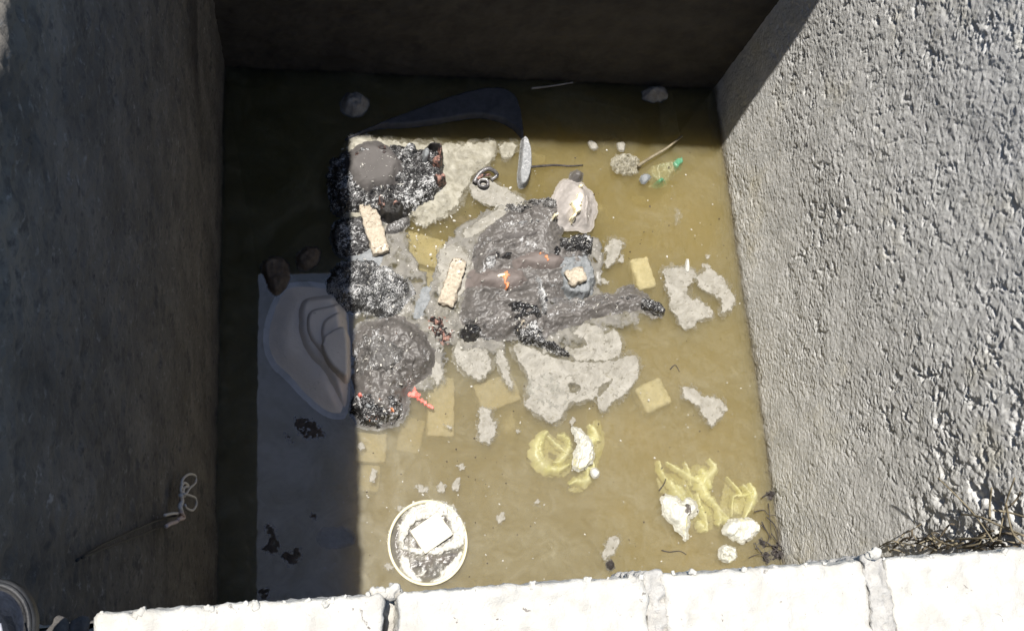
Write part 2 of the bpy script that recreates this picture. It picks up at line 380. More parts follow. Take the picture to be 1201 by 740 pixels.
M['paleash'] = mat('pale_ash_sludge', (.76, .675, .59), (.82, .735, .65), 9, .85, .35, 90, fleck=[((.56, .49, .42), 26., .64, .08)])
M['beige'] = mat('beige_residue', (.30, .275, .255), (.36, .33, .31), 20, .7, .15, 150)
M['bluegrey'] = mat('blue_grey_ash', (.13, .14, .145), (.24, .25, .26), 40, .6, .6, 170, fleck=[((.05, .05, .055), 40., .62, .05)])
M['flame'] = mat('pale_yellow_scrap', (.74, .62, .34), (.80, .77, .66), 60, .5, .5, 200)
M['orange'] = mat('orange_scrap', (.62, .17, .06), (.60, .30, .16), 60, .5, .5, 200)
M['red'] = mat('pink_red_scrap', (.66, .09, .07), (.60, .24, .19), 50, .4, .4, 200)
M['pink'] = mat('pink_crust', (.20, .095, .075), (.34, .20, .16), 60, .5, .8, 200, fleck=[((.02, .015, .015), 46., .47, .04)])
M['brick'] = mat('sunken_yellow_brick', (.36, .315, .165), (.48, .42, .24), 30, .9, .8, 120, fleck=[((.20, .16, .07), 40., .62, .05)])
M['brick_grey'] = mat('sunken_pale_brick', (.36, .31, .17), (.46, .40, .25), 40, .9, .6, 160)
M['granular'] = mat('granular_cream_brick', (.34, .29, .22), (.52, .46, .37), 90, .95, .9, 260, fleck=[((.16, .115, .085), 70., .60, .05), ((.60, .55, .47), 52., .62, .05), ((.05, .045, .04), 16., .63, .05)])
M['stone'] = mat('grey_stone', (.24, .22, .2), (.36, .34, .31), 30, .9, .7, 160)
M['stoneshade'] = mat('shaded_grey_stone', (.06, .056, .052), (.12, .112, .105), 60, .9, .8, 200)  # grey stone with the shade of the left corner put into its colour
M['crust'] = mat('white_ash_crust_wet', (.42, .41, .375), (.56, .55, .51), 34, .6, .8, 120, fleck=[((.20, .185, .165), 40., .63, .05), ((.07, .065, .06), 34., .70, .03)])
M['bag'] = mat('yellow_translucent_bag', (.62, .60, .24), (.80, .78, .46), 18, .3, .3, 60, trans=.25)
M['green'] = mat('green_translucent_bag', (.06, .30, .16), (.14, .44, .27), 25, .25, .4, 90, trans=.2)
M['greenpale'] = mat('faded_bag', (.34, .35, .20), (.50, .48, .30), 20, .3, .4, 90, trans=.2)
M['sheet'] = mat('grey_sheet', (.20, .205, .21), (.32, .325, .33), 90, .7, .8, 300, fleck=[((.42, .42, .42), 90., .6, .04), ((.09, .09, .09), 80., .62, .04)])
M['sheetshade'] = mat('shaded_grey_sheet', (.045, .048, .058), (.07, .073, .086), 30, .6, .4, 200)  # same grey sheet, with the shade at the back put into its colour
M['metal'] = mat('burnt_foil', (.04, .038, .04), (.16, .15, .15), 50, .28, .5, 120, spec=.9)
M['foil'] = mat('foil_highlight', (.5, .49, .47), (.62, .61, .6), 40, .25, .4, 100, spec=.8)
M['plastic'] = mat('cream_bucket_plastic', (.56, .52, .36), (.66, .62, .47), 14, .4, .2, 60, fleck=[((.28, .25, .17), 30., .62, .08)])
M['sludge'] = mat('dark_sludge', (.065, .06, .055), (.13, .115, .10), 18, .25, .4, 90)
M['chunk'] = mat('cream_block', (.56, .53, .44), (.66, .63, .55), 30, .85, .4, 200)
M['flakedark'] = mat('brown_black_flake', (.040, .032, .028), (.085, .068, .056), 30, .7, .5, 200)
M['brown_dull'] = mat('brown_chunk', (.10, .075, .055), (.18, .14, .105), 30, .9, .7, 160)
M['twig'] = mat('dark_twig', (.02, .017, .016), (.065, .055, .052), 60, .7, .4, 200)
M['straw'] = mat('dry_straw', (.15, .125, .08), (.28, .24, .165), 40, .8, .2, 200)
M['root'] = mat('dark_root', (.05, .04, .028), (.16, .13, .09), 40, .9, .3, 200)
M['string'] = mat('white_string', (.55, .51, .46), (.68, .64, .58), 120, .8, .4, 400)
M['pinkstring'] = mat('faded_pink_string', (.52, .40, .34), (.62, .50, .44), 120, .8, .4, 400)
M['wire'] = mat('black_wire', (.012, .012, .012), (.025, .025, .025), 60, .6)
M['leather'] = mat('black_leather', (.012, .014, .020), (.026, .030, .042), 60, .42, .3, 260, spec=.4)
M['rubber'] = mat('worn_rubber', (.012, .012, .013), (.035, .034, .033), 40, .55, .3, 200)
M['thread'] = mat('pale_thread', (.25, .25, .27), (.34, .34, .36), 60, .6)
def speckmat(n, a, b): return mat(n, a, b, 14, .6)
M['palespeck'] = speckmat('pale_speck', (.42, .41, .37), (.6, .58, .54))
M['darkspeck'] = speckmat('dark_speck', (.03, .022, .015), (.10, .075, .045))

# water: clear glossy skin over murky water that really scatters
wm = bpy.data.materials.new('murky_water'); wm.use_nodes = True
t = wm.node_tree; N = t.nodes; L = t.links
N.remove(N['Principled BSDF']); out = N['Material Output']
fr = N.new('ShaderNodeFresnel'); fr.inputs['IOR'].default_value = 1.85
trn = N.new('ShaderNodeBsdfTransparent'); gl = N.new('ShaderNodeBsdfGlossy'); gl.inputs['Roughness'].default_value = .015
mx = N.new('ShaderNodeMixShader'); L.new(fr.outputs[0], mx.inputs[0]); L.new(trn.outputs[0], mx.inputs[1]); L.new(gl.outputs[0], mx.inputs[2])
tc = N.new('ShaderNodeTexCoord'); nz = N.new('ShaderNodeTexNoise'); nz.inputs['Scale'].default_value = 9; nz.inputs['Detail'].default_value = 2
L.new(tc.outputs['Object'], nz.inputs['Vector'])
bp = N.new('ShaderNodeBump'); bp.inputs['Strength'].default_value = .004; bp.inputs['Distance'].default_value = .02
L.new(nz.outputs['Fac'], bp.inputs['Height']); L.new(bp.outputs[0], gl.inputs['Normal']); L.new(bp.outputs[0], fr.inputs['Normal'])
L.new(mx.outputs[0], out.inputs['Surface'])
VC, VD = (.735, .645, .352, 1), 12.0
vs = N.new('ShaderNodeVolumeScatter'); vs.inputs['Color'].default_value = VC; vs.inputs['Density'].default_value = VD; vs.inputs['Anisotropy'].default_value = 0.1
va = N.new('ShaderNodeVolumeAbsorption'); va.inputs['Color'].default_value = VC; va.inputs['Density'].default_value = VD
ad = N.new('ShaderNodeAddShader'); L.new(vs.outputs[0], ad.inputs[0]); L.new(va.outputs[0], ad.inputs[1]); L.new(ad.outputs[0], out.inputs['Volume'])

# ------------------------------------------------------------------ setting: ground, floor, water
def plain_box(x0, x1, y0, y1, z0, z1):
    V = [(x, y, z) for x in (x0, x1) for y in (y0, y1) for z in (z0, z1)]
    return np.array(V), [(0, 1, 3, 2), (4, 6, 7, 5), (0, 4, 5, 1), (2, 3, 7, 6), (0, 2, 6, 4), (1, 5, 7, 3)]
TH = .16
gx0, gx1, gy0, gy1, B, gz = -TH, WD + TH, YF - TH, DP + TH, 900., 2.45
gv = [(-B, -B), (B, -B), (B, B), (-B, B), (gx0, gy0), (gx1, gy0), (gx1, gy1), (gx0, gy1)]
gv3 = [(x, y, gz) for x, y in gv]
mk('ground', gv3, [(0, 1, 5, 4), (1, 2, 6, 5), (2, 3, 7, 6), (3, 0, 4, 7)], M['soil'], smooth=False, kind='structure')
FZ = -.15
st = .02
nu, nv = int((WD + .3) / st), int((DP - YF + .3) / st)
X, Y = np.meshgrid(-.15 + np.arange(nu) * st, YF - .15 + np.arange(nv) * st, indexing='ij')
Z = np.minimum(FZ + .085 * fb2(X * 2.3, Y * 2.3, 3, 4) - .02 * Y, -.045)
mk('pit_floor', np.stack([X.ravel(), Y.ravel(), Z.ravel()], -1), grid_faces(nu, nv), M['floor'], kind='structure')
v, f = plain_box(-.06, WD + .06, YF - .06, DP + .06, -.40, 0)
mk('water', v, f, wm, smooth=False, kind='structure')

rr = random.Random(5)
st = .03; nu, nv = int((WD + .04) / st) + 1, int((DP - YF + .04) / st) + 1
X, Y = np.meshgrid(-.02 + np.arange(nu) * st, YF - .02 + np.arange(nv) * st, indexing='ij')
o = mk('surface_film', np.stack([X.ravel(), Y.ravel(), np.full(X.size, .0004)], -1), grid_faces(nu, nv), M['surfacefilm'], kind='stuff')
o['label'] = 'thin uneven silty film spread over the murky water'; o['category'] = 'film'

# ------------------------------------------------------------------ walls
def steps(a, b, fine, lim, coarse):
    s = list(np.arange(a, lim, fine)); s += list(np.arange(lim, b + coarse, coarse)); return np.array(s)
def wall(name, label, mapf, us, ss_, dispf, m, backbox, rim=True):
    t = thing(name, mapf(np.array([us.mean()]), np.array([0.]), np.array([0.]))[0], label, 'wall')
    U, V = np.meshgrid(us, ss_, indexing='ij'); U = U.ravel(); V = V.ravel()
    d = dispf(U, V)
    P = mapf(U, V, d)
    mk('plaster_face', P, grid_faces(len(us), len(ss_)), m, t)
    v, f = plain_box(*backbox); mk('wall_core', v, f, M['front'], t, smooth=False)
    return t
def over_top(s, h, r=.03):          # arc length s -> (inward offset back, height) with a rounded rim
    a = np.clip((s - (h - r)) / r, 0, math.pi / 2)
    zz = np.where(s < h - r, s, h - r + r * np.sin(a)); back = np.where(s < h - r, 0, r - r * np.cos(a))
    ex = np.maximum(0, s - (h - r) - r * math.pi / 2)
    return back + ex, zz, a
def rightdisp(u, s):
    cor = ss(.55, .0, np.hypot((u + .10) * 1.3, (s - 1.75) * .55))            # broken plaster by the front corner
    coarse = ss(.2, 1.7, s + .25 * fb2(u * 1.5, s * 1.5, 70, 2))
    u2, s2 = u + .012 * fb2(u * 26, s * 26, 71, 2), s + .012 * fb2(u * 26 + 9, s * 26, 72, 2)
    big = .007 * fb2(u * 2.2, s * 2.2, 20, 3)
    n1 = fb2(u * 150, s * 110, 21, 2, .6); n2 = fb2(u2 * 30, s2 * 20, 26, 5, .66)
    patch = np.clip(.75 + 1.1 * fb2(u * 4.1, s * 4.1, 75, 4), .30, 1.6)
    g1 = grains(u2 * 92, s2 * 84, 81); g2 = grains(u2 * 50 + 3, s2 * 42, 82)
    n3 = fb2(u2 * 60, s2 * 44, 27, 4, .7)
    lump = np.clip(g1, -.25, .6) * .0027 * (1 - .55 * coarse) * (.6 + .5 * patch) + np.clip(g2, -.3, .55) * .0022 * coarse * patch + np.clip(n3, -.9, .6) * .0022 * coarse + n2 * .0016 + n1 * .0007
    pits = -ss(.25, .75, fb2(u2 * 34, s2 * 22, 33, 5, .66)) * (.0026 + .0065 * coarse) * patch
    pits2 = 0
    hole = -cor * ss(-.05, .7, fb2(u * 24, s * 24, 44, 4, .62)) * .045
    return big + lump + pits + pits2 + hole
us = np.arange(YF - .10, DP + .09, .0033)
sv = steps(-.10, 2.95, .0033, 2.02, .014)
def mapR(u, s, d):
    b, z, a = over_top(s, HT); return np.stack([WD + b - d * np.cos(a), u, z + d * np.sin(a)], -1)
wall('concrete_wall', 'sunlit rough grey plaster wall along the right side of the pit', mapR, us, sv, rightdisp, M['plaster_r'],
     (WD + .05, WD + TH, YF - TH, DP + TH, -.4, HT - .03))
def leftdisp(u, s):
    rib = .012 * ss(.06, .0, np.abs(u - 1.98)) * ss(.3, .9, s)
    pit = -ss(.35, .9, fb2(u * 18, s * 18, 57, 3, .6)) * .003 * ss(.5, 1.6, s)
    rimn = ss(2.55, 2.75, s) * .009 * fb2(u * 42, s * 42, 59, 3, .7)
    return .008 * fb2(u * 2, s * 1.5, 50, 3) * ss(2.6, 2.0, s) + .0040 * fb2(u * 30, s * 26, 52, 4, .6) + .0024 * fb2(u * 66, s * 66, 54, 2) + rib + pit + rimn
us = np.arange(YF - .12, DP + .09, .0075); sv = np.arange(-.30, 2.96, .0075)
def mapL(u, s, d):
    b, z, a = over_top(s, HT + .026, .014); return np.stack([-b + d * np.cos(a), u, z + d * np.sin(a)], -1)
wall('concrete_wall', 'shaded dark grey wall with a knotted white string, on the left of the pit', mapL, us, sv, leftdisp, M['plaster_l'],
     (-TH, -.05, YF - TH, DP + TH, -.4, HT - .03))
def backdisp(u, s):
    return .009 * fb2(u * 2, s * 2, 60, 3) + .0035 * fb2(u * 24, s * 24, 62, 3) + .0018 * fb2(u * 70, s * 70, 64, 2)
us = np.arange(-.06, WD + .07, .009); sv = steps(-.30, 2.93, .009, 1.3, .025)
def mapB(u, s, d):
    b, z, a = over_top(s, HT); return np.stack([u, DP + b - d * np.cos(a), z + d * np.sin(a)], -1)
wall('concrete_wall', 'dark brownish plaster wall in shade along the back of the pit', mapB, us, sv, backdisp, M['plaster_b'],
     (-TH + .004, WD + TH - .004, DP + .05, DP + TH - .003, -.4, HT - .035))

# front wall: rendered face below, pale blocks on top
fw = thing('block_wall', (1.0, YF - .08, 0), 'low front wall topped with bright white concrete blocks and mortar joints', 'wall')
us = np.arange(-.06, WD + .07, .03); sv = np.arange(-.30, HT - .19, .03)
U, V_ = np.meshgrid(us, sv, indexing='ij'); U = U.ravel(); V_ = V_.ravel()
mk('plaster_face', np.stack([U, YF + .004 - .004 * fb2(U * 8, V_ * 8, 9, 3) - .012, V_], -1), grid_faces(len(us), len(sv)), M['front'], fw)
v, f = plain_box(-TH + .006, WD + TH - .006, YF - TH + .003, YF - .045, -.4, HT - .197); mk('wall_core', v, f, M['front'], fw, smooth=False)
xs = [(.135, .440), (.456, .752), (.776, 1.042), (1.072, 1.365), (1.385, 1.68), (1.70, 1.99), (2.01, 2.28)]
for i, (a, b) in enumerate(xs):
    fine = .0045 if i < 4 else .015
    v, f = rbox(((a + b) / 2, YF - .075, HT - .0945), (b - a, .15, .189), 0, fine, .006, .0052, 60, 5 + i, 5)
    mk('block', v, f, M['block'], fw)
jx = [.448, .764, 1.057, 1.375, 1.69, 2.0]
for i, x in enumerate(jx):
    dx = (.005, 0., .006)[i] if i < 3 else 0
    hh = (HT - .05, HT - .005, HT + .001)[i] if i < 3 else HT - .01
    wd = (.016, .026, .031)[i] if i < 3 else .02
    v, f = rbox((x, YF - .072, (HT - .19 + hh) / 2), (wd, .15, hh - HT + .19), 0, .003 if i < 3 else .015, .004, .0065 if i else .004, 120, 40 + i, 4)
    mk('mortar_joint', v, f, M['mortar'], fw)
for i, (px, py, s) in enumerate([(443, 694, .012), (462, 692, .013), (452, 697, .009)]):
    p = W(px, py, HT - .006); v, f = rbox((p[0], p[1], HT - .012), (s * 1.4, s, s), i * .7, .002, s * .3, .006, 110, 60 + i); mk('mortar_lump', v, f, M['block'], fw)
for i, (px, py, s) in enumerate([(160, 711, .012), (178, 708, .008), (300, 700, .010), (247, 705, .008), (385, 697, .010), (590, 683, .007), (742, 672, .012), (910, 657, .007)]):
    p = W(px, py + 5, HT); v, f = rbox((p[0], p[1] - .003, HT - .003), (s * 1.1, s * .6, s * .6), i * .9, .0013, s * .15, .0045, 170, 80 + i); mk('block_crumb', v, f, M['block'], fw)
for i in range(34):
    x = rr.uniform(.14, 1.34) if False else .14 + 1.2 * ((i * .6180339) % 1); sz = .003 + .005 * ((i * .7548) % 1) ** 2
    v, f = rbox((x, YF + .001 - .004 * ((i * .5698) % 1), HT - .003), (sz * 1.3, sz, sz), i, .0012, sz * .2, sz * .35, 200, 120 + i); mk('block_crumb', v, f, M['block'], fw)
# lower, broken end of that wall in the left corner
v, f = rbox((.055, YF - .085, HT - .30), (.15, .15, .20), 0, .01, .01, .008, 40, 91); mk('broken_block', v, f, M['stone'], fw)
for i, (px, py, s, lab) in enumerate([(92, 735, .022, 'rounded grey pebble by the left end of the white blocks'), (68, 738, .026, 'flat grey stone between the shoe and the white blocks')]):
    p = W(px, py, HT - .19); v, f = rbox((p[0], p[1], HT - .19), (s, s * .9, s * .8), i, .004, s * .3, .004, 80, 95 + i)
    tag(mk('stone', v, f, M['stoneshade']), lab, 'stone', 'stones in the left corner')
p = W(1018, 652, HT); v, f = rbox((p[0], p[1] + .003, HT + .010), (.014, .011, .010), .3, .0015, .003, .006, 130, 99)
tag(mk('stone', v, f, M['block']), 'small white stone on top of the widest mortar joint', 'stone')
p = W(742, 672, HT)
# ------------------------------------------------------------------ shoe at the lower left, standing on the wall corner
def shoe_outline(off, z):
    c = W(-6, 738, z)[:2]; R = W(46, 738, z)[0] - c[0] + off; o = []
    for k in range(25):
        a = math.pi * k / 24; o.append((c[0] + R * math.cos(a), c[1] + R * 1.18 * math.sin(a)))
    for k in range(1, 6): o.append((c[0] - R * (1 - .03 * k), c[1] - .045 * k))
    o.append((c[0], c[1] - .26))
    for k in range(5, 0, -1): o.append((c[0] + R * (1 - .03 * k), c[1] - .045 * k))
    return o
zs = HT + .035
sh = thing('shoe', (W(-6, 738, zs)[0], W(-6, 738, zs)[1], zs), 'black leather shoe toe with a pale worn sole rim, beside the white blocks', 'shoe')
ol = shoe_outline(0, zs); n = len(ol)
vv = [(x, y, zs) for x, y in ol] + [(x, y, zs + .014) for x, y in ol] + [(x * .0 + (x - ORG[sh.name][0]) * .96 + ORG[sh.name][0], (y - ORG[sh.name][1]) * .97 + ORG[sh.name][1], zs + .018) for x, y in ol]
ff = [(i, (i + 1) % n, (i + 1) % n + n, i + n) for i in range(n)] + [(i + n, (i + 1) % n + n, (i + 1) % n + 2 * n, i + 2 * n) for i in range(n)] + [tuple(range(2 * n, 3 * n)), tuple(range(n))[::-1]]
mk('sole', vv, ff, M['rubber'], sh)
v, f = mound([shoe_outline(-.0045, zs)], h=.075, rise=.050, edge=0, grow=0, amp=.0015, nf=40, step=.0035, base=zs + .017, sub=.002, world=True)
up = mk('upper', v, f, M['leather'], sh)
c0 = W(-6, 738, zs)
for k in range(4):
    x, y = c0[0] - .002 + .0105 * k, c0[1] + .020 - .0035 * k * k * .5
    v, f = tube(spline([(x, y, zs + .090), (x + .003, y - .012, zs + .0925), (x + .001, y - .030, zs + .093)], 4), .0017, 5); mk('lace', v, f, M['thread'], up)
v, f = tube([(x, y, zs + .019) for x, y in shoe_outline(-.005, zs)], .0028, 6, closed=True); mk('welt', v, f, M['rubber'], sh)

# ------------------------------------------------------------------ string and wires on the left wall
wx = .02
lw = lambda pts, dx=0: [WX(x, y, wx + dx) for x, y in pts]
def sub(name, pts, r, m, parent, k=6, n=6):
    v, f = tube(spline(pts, k), r, n); return mk(name, v, f, m, parent)
t = thing('wire', WX(150, 630, wx), 'pair of thin black wires running along the left wall to the string', 'wire')
sub('strand', lw([(90, 657), (118, 640), (150, 625), (185, 610), (208, 604)]), .0024, M['wire'], t)
sub('strand', lw([(96, 654), (128, 641), (160, 629), (190, 617), (206, 611)], .004), .0020, M['wire'], t)
t = thing('string', WX(215, 600, wx + .01), 'white string tied in a loop and knot, hanging on the left wall', 'string')
a = .014
sub('loop', lw([(213, 582), (216, 572), (221, 570), (216, 566), (212, 574), (216, 582), (222, 573), (229, 566), (229, 558), (222, 556), (215, 561), (213, 569), (216, 579)], a), .0036, M['string'], t)
sub('loop', lw([(216, 579), (223, 581), (229, 584), (230, 592), (226, 598), (219, 596), (217, 592)], a + .006), .0036, M['string'], t)
sub('knot', lw([(212, 580), (213, 588), (211, 594), (213, 602), (211, 608)], a), .0065, M['string'], t)
sub('tail', lw([(213, 604), (208, 611), (200, 614), (195, 617)], a + .004), .0050, M['pinkstring'], t)
sub('tail', lw([(212, 602), (203, 602), (193, 604)], a), .0036, M['string'], t)
sub('tail', lw([(212, 600), (216, 607), (209, 609)], a + .008), .0045, M['pinkstring'], t)

# ------------------------------------------------------------------ dry roots in the right front corner
rt = thing('dry_roots', WX(1110, 610, WD - .03), 'tangle of pale dry roots and straw in the right front corner', 'roots')
rr = random.Random(3)
pal = [[(1128, 603), (1150, 606), (1172, 616), (1201, 628)], [(1163, 572), (1161, 590), (1161, 610)], [(1164, 598), (1185, 601), (1210, 609)],
       [(1180, 590), (1184, 612), (1190, 628), (1205, 640)], [(1078, 637), (1095, 632), (1115, 640), (1130, 636)], [(1092, 625), (1103, 635), (1118, 639)],
       [(1142, 644), (1158, 636), (1170, 630)], [(1072, 628), (1080, 638), (1098, 645)], [(1040, 638), (1055, 636), (1072, 640)], [(1120, 632), (1150, 631), (1190, 636)],
       [(1100, 560), (1140, 600), (1165, 635)], [(1190, 560), (1180, 590), (1170, 640)], [(1030, 642), (1046, 634), (1060, 640)]]
for i, q in enumerate(pal):
    pts = [WX(x, y, WD - .035 - rr.uniform(0, .05)) for x, y in q]
    sub('straw_stalk', pts, .0030 if i < 4 else .0022, M['straw'], rt, 5, 5)
for i in range(28):
    x0, y0 = rr.uniform(1000, 1201), rr.uniform(624, 650) - (rr.uniform(0, 50) if rr.random() < .35 else 0)
    if x0 < 1120: y0 = max(y0, 632)
    an = rr.uniform(-.7, .5); ln = rr.uniform(14, 46)
    q = [(x0 + ln * s * math.cos(an) + rr.uniform(-5, 5), y0 + ln * s * math.sin(an) + rr.uniform(-5, 5)) for s in (0, .35, .7, 1)]
    pts = [WX(x, y, WD - .012 - rr.uniform(0, .04)) for x, y in q]
    sub('root', pts, rr.uniform(.0018, .0045), M['root'] if i % 4 else M['straw'], rt, 4, 5)

# ------------------------------------------------------------------ things on and in the water
def floaty(name, polys, label, cat, m='scum', group=None, parent=None, **k):
    v, f = mound(polys, **k); o = mk(name, v, f, M[m], parent)
    if m in ('scum', 'cream', 'film', 'ashfilm') and len(o.data.vertices) == len(LAST[0]):
        at = o.data.attributes.new('inside', 'FLOAT', 'POINT'); at.data.foreach_set('value', LAST[0].astype(np.float32))
    if parent is None: tag(o, label, cat, group)
    elif label: o['label'] = label
    return o
G_SC = 'pale scum patches floating on the murky water'
SC = dict(h=.0012, rise=.004, edge=.014, ef=50., amp=.0007, nf=70., step=.0028, sub=.002, gaps=1.2, soft=1, grow=.002)
def scum(polys, label, m='scum', **k):
    q = dict(SC); q.update(k); o = floaty('scum_patch', polys, label, 'scum patch', m, G_SC, **q)
    if m in ('scum', 'cream'):
        v, f = mound(polys, h=.0003, amp=.0002, rise=.006, edge=.022, ef=30., grow=.011, sub=.0002, base=.0005, step=.005, gaps=.6); mk('thin_edge', v, f, M['thinfilm'], o)
    return o
scum([[(775, 318), (790, 313), (812, 316), (818, 323), (808, 334), (806, 348), (822, 352), (838, 368), (828, 376), (818, 377), (812, 385), (800, 387), (794, 372), (787, 362), (783, 335)]],
     'large pale scum patch by the yellow block, bent like a boot')
scum([[(816, 325), (828, 316), (841, 318), (852, 333), (863, 350), (861, 360), (846, 370), (844, 366), (849, 356), (842, 346), (830, 344), (820, 337)]],
     'hooked crescent of pale scum nearest the right wall')
scum([[(711, 292), (714, 281), (722, 279), (732, 284), (730, 295), (723, 305), (715, 313), (709, 311)]], 'ragged upright scum patch between the charred heap and yellow block')
scum([[(798, 456), (806, 452), (817, 456), (829, 466), (840, 463), (854, 478), (846, 488), (838, 500), (827, 490), (817, 474), (804, 468)]], 'slanting ragged scum patch right of the diamond-shaped block')
scum([[(705, 647), (713, 634), (722, 626), (726, 634), (722, 645), (714, 656), (707, 655)]], 'small scum patch just above the white blocks, right of centre')
scum([[(562, 480), (569, 476), (576, 480), (577, 490), (582, 497), (580, 514), (572, 521), (563, 516), (561, 503)]], 'oblong scum patch beside the upright sunken brick')
scum([[(533, 402), (540, 399), (545, 412), (558, 410), (566, 407), (576, 420), (578, 428), (570, 441), (559, 445), (549, 438), (540, 432), (534, 420)]], 'chunky L-shaped scum patch under the charred heap')
scum([[(580, 412), (586, 406), (594, 420), (599, 445), (604, 455), (600, 459), (590, 444), (584, 426)]], 'thin slanting scum strip left of the big swirl')
scum([[(600, 402), (615, 404), (632, 412), (650, 420), (680, 425), (716, 424), (740, 415), (748, 418), (751, 434), (744, 450), (730, 466), (716, 473), (708, 484), (700, 476), (702, 462), (690, 470), (672, 472), (668, 470), (664, 482), (655, 494), (645, 496), (628, 484), (612, 474), (624, 462), (622, 445), (612, 428), (604, 415)]],
     'largest swirling sheet of pale scum below the charred heap', 'scum', holes=[[(668, 448), (682, 452), (678, 462), (668, 458)], [(700, 456), (712, 448), (720, 444), (712, 454), (702, 468)]], edge=.008)
scum([[(622, 440), (640, 430), (664, 445), (672, 470), (660, 486), (640, 484), (618, 468), (612, 452)]], 'milky bluish film merging with the largest scum sheet', 'film', h=.001, edge=.01, amp=.0005, rise=.02)
scum([[(668, 392), (680, 382), (696, 378), (706, 385), (712, 392), (722, 386), (730, 400), (728, 418), (716, 424), (690, 424), (672, 420), (662, 412), (664, 406), (682, 408), (690, 403), (684, 398)]], 'hollow pale scum curl under the pointed charred limb')
scum([[(485, 400), (492, 402), (506, 416), (515, 424), (521, 436), (518, 448), (510, 450), (506, 440), (500, 425)]], 'narrow pale streak of scum against the lower charred bundle')
scum([[(484, 366), (492, 344), (500, 336), (508, 338), (504, 352), (498, 368), (488, 374)]], 'pale grey scum tongue right of the crazed black lump', 'bluegrey')
scum([[(512, 300), (520, 290), (535, 286), (548, 296), (552, 318), (546, 340), (530, 362), (514, 355), (516, 330)]], 'grey scum surrounding the upright granular brick', 'scum')
scum([[(545, 282), (560, 274), (582, 262), (598, 246), (612, 240), (616, 232), (598, 230), (585, 244), (570, 252), (556, 264), (542, 272)]], 'crooked scum line above the central heap', 'scum', edge=.009)
scum([[(550, 215), (568, 205), (590, 220), (612, 230), (606, 240), (588, 243), (566, 240), (552, 230)]], 'grey scum patch below the foil curl', 'scum', edge=.01)
scum([[(405, 158), (430, 160), (470, 166), (520, 168), (560, 166), (582, 166), (584, 182), (572, 195), (558, 200), (550, 216), (540, 240), (528, 250), (505, 262), (490, 268), (480, 240), (440, 262), (405, 290)]],
     'broad cream scum sheet around the upper charred bundle', 'cream', h=.0025, amp=.0022, nf=34, edge=.022, ef=36., holes=[[(540, 228), (556, 232), (552, 246), (536, 250)]])
scum([[(585, 168), (606, 167), (604, 182), (594, 188), (586, 184)]], 'cream scum scrap inside the curved grey rim', 'cream', edge=.008)
scum([[(407, 290), (420, 262), (436, 290), (452, 300), (440, 318), (424, 320), (412, 330)]], 'pale scum under the slanting granular brick', 'bluegrey', edge=.009)
scum([[(789, 245), (797, 243), (800, 252), (797, 264), (790, 264), (792, 254)]], 'faint thin scum smear towards the right wall', 'film', h=.0008, amp=.0004)
scum([[(779, 314), (787, 308), (800, 312), (812, 309), (816, 318), (800, 324), (786, 324)]], 'yellowish film along the top of the boot-shaped patch', 'film', h=.0008, amp=.0004)
SM = [(588, 606, 6, 8, 'small round fleck of scum right of the bucket'), (495, 573, 9, 5, 'small scum fleck above the bucket, leftmost of three'), (518, 571, 5, 6, 'small scum fleck above the bucket, middle of three'),
      (535, 568, 6, 8, 'small scum fleck above the bucket, rightmost of three'), (541, 547, 6, 4, 'tiny scum fleck below the upright sunken brick'), (525, 500, 5, 3, 'white fleck over the upright sunken brick'),
      (729, 303, 3, 6, 'narrow fleck beside the ragged upright scum patch'), (709, 330, 5, 3, 'tiny fleck between the heap and the yellow block'), (829, 312, 7, 2.5, 'flat fleck above the crescent of scum'),
      (831, 301, 3, 2.5, 'bright round fleck above the crescent of scum'), (608, 505, 3, 3, 'white dot below the largest scum sheet'), (630, 588, 4, 4, 'white dot below the first yellow bag'),
      (748, 385, 8, 3, 'faint pale fleck under the pointed charred limb'), (630, 593, 6, 2, 'faint thin fleck below the first yellow bag'), (457, 665, 6, 4, 'foam fleck touching the bucket on its left'), (472, 597, 5, 4, 'foam fleck touching the top left of the bucket'),
      (437, 556, 5, 8, 'pale fleck at the edge of the shade, left of the bucket'), (424, 522, 4, 7, 'pale fleck on the sunken brick at the shade edge'), (640, 412, 4, 4, 'tiny cream crumb beside the charred stick'), (672, 495, 4, 5, 'small scum crumb above the white-crested bag')]
for (x, y, rx, ry, lab) in SM:
    floaty('scum_fleck', [ell(x, y, rx, ry, .3, 14, .25)], lab, 'scum fleck', 'scum' if 'faint' not in lab else 'film', 'small scum flecks floating on the water', h=.0012, rise=.003, edge=.008, ef=90., amp=.0008, nf=120., step=.002, sub=.002, grow=0, gaps=.9)

FILM = dict(h=.0006, amp=.0004, rise=.008, gaps=.35, edge=.02, ef=18., grow=.01)
for q, lab in [([(520, 285), (545, 262), (570, 250), (600, 238), (560, 300), (540, 340), (545, 390), (600, 404), (560, 412), (520, 400), (498, 380), (510, 330)], 'grey ash film along the left side of the central heap'),
               ([(412, 300), (450, 262), (480, 262), (480, 300), (500, 330), (520, 370), (524, 410), (514, 450), (490, 462), (480, 420), (450, 372), (412, 372)], 'grey ash film between the crazed lump and the lower bundle'),
               ([(640, 395), (690, 378), (740, 366), (752, 372), (720, 386), (690, 392), (650, 410)], 'brownish ash film under the pointed limb'), ([(690, 278), (704, 286), (702, 320), (704, 348), (696, 352)], 'greyish film right of the granular stone')]:
    floaty('ash_film', [q], lab, 'ash film', 'ashfilm', 'ash films around the heaps', **FILM)

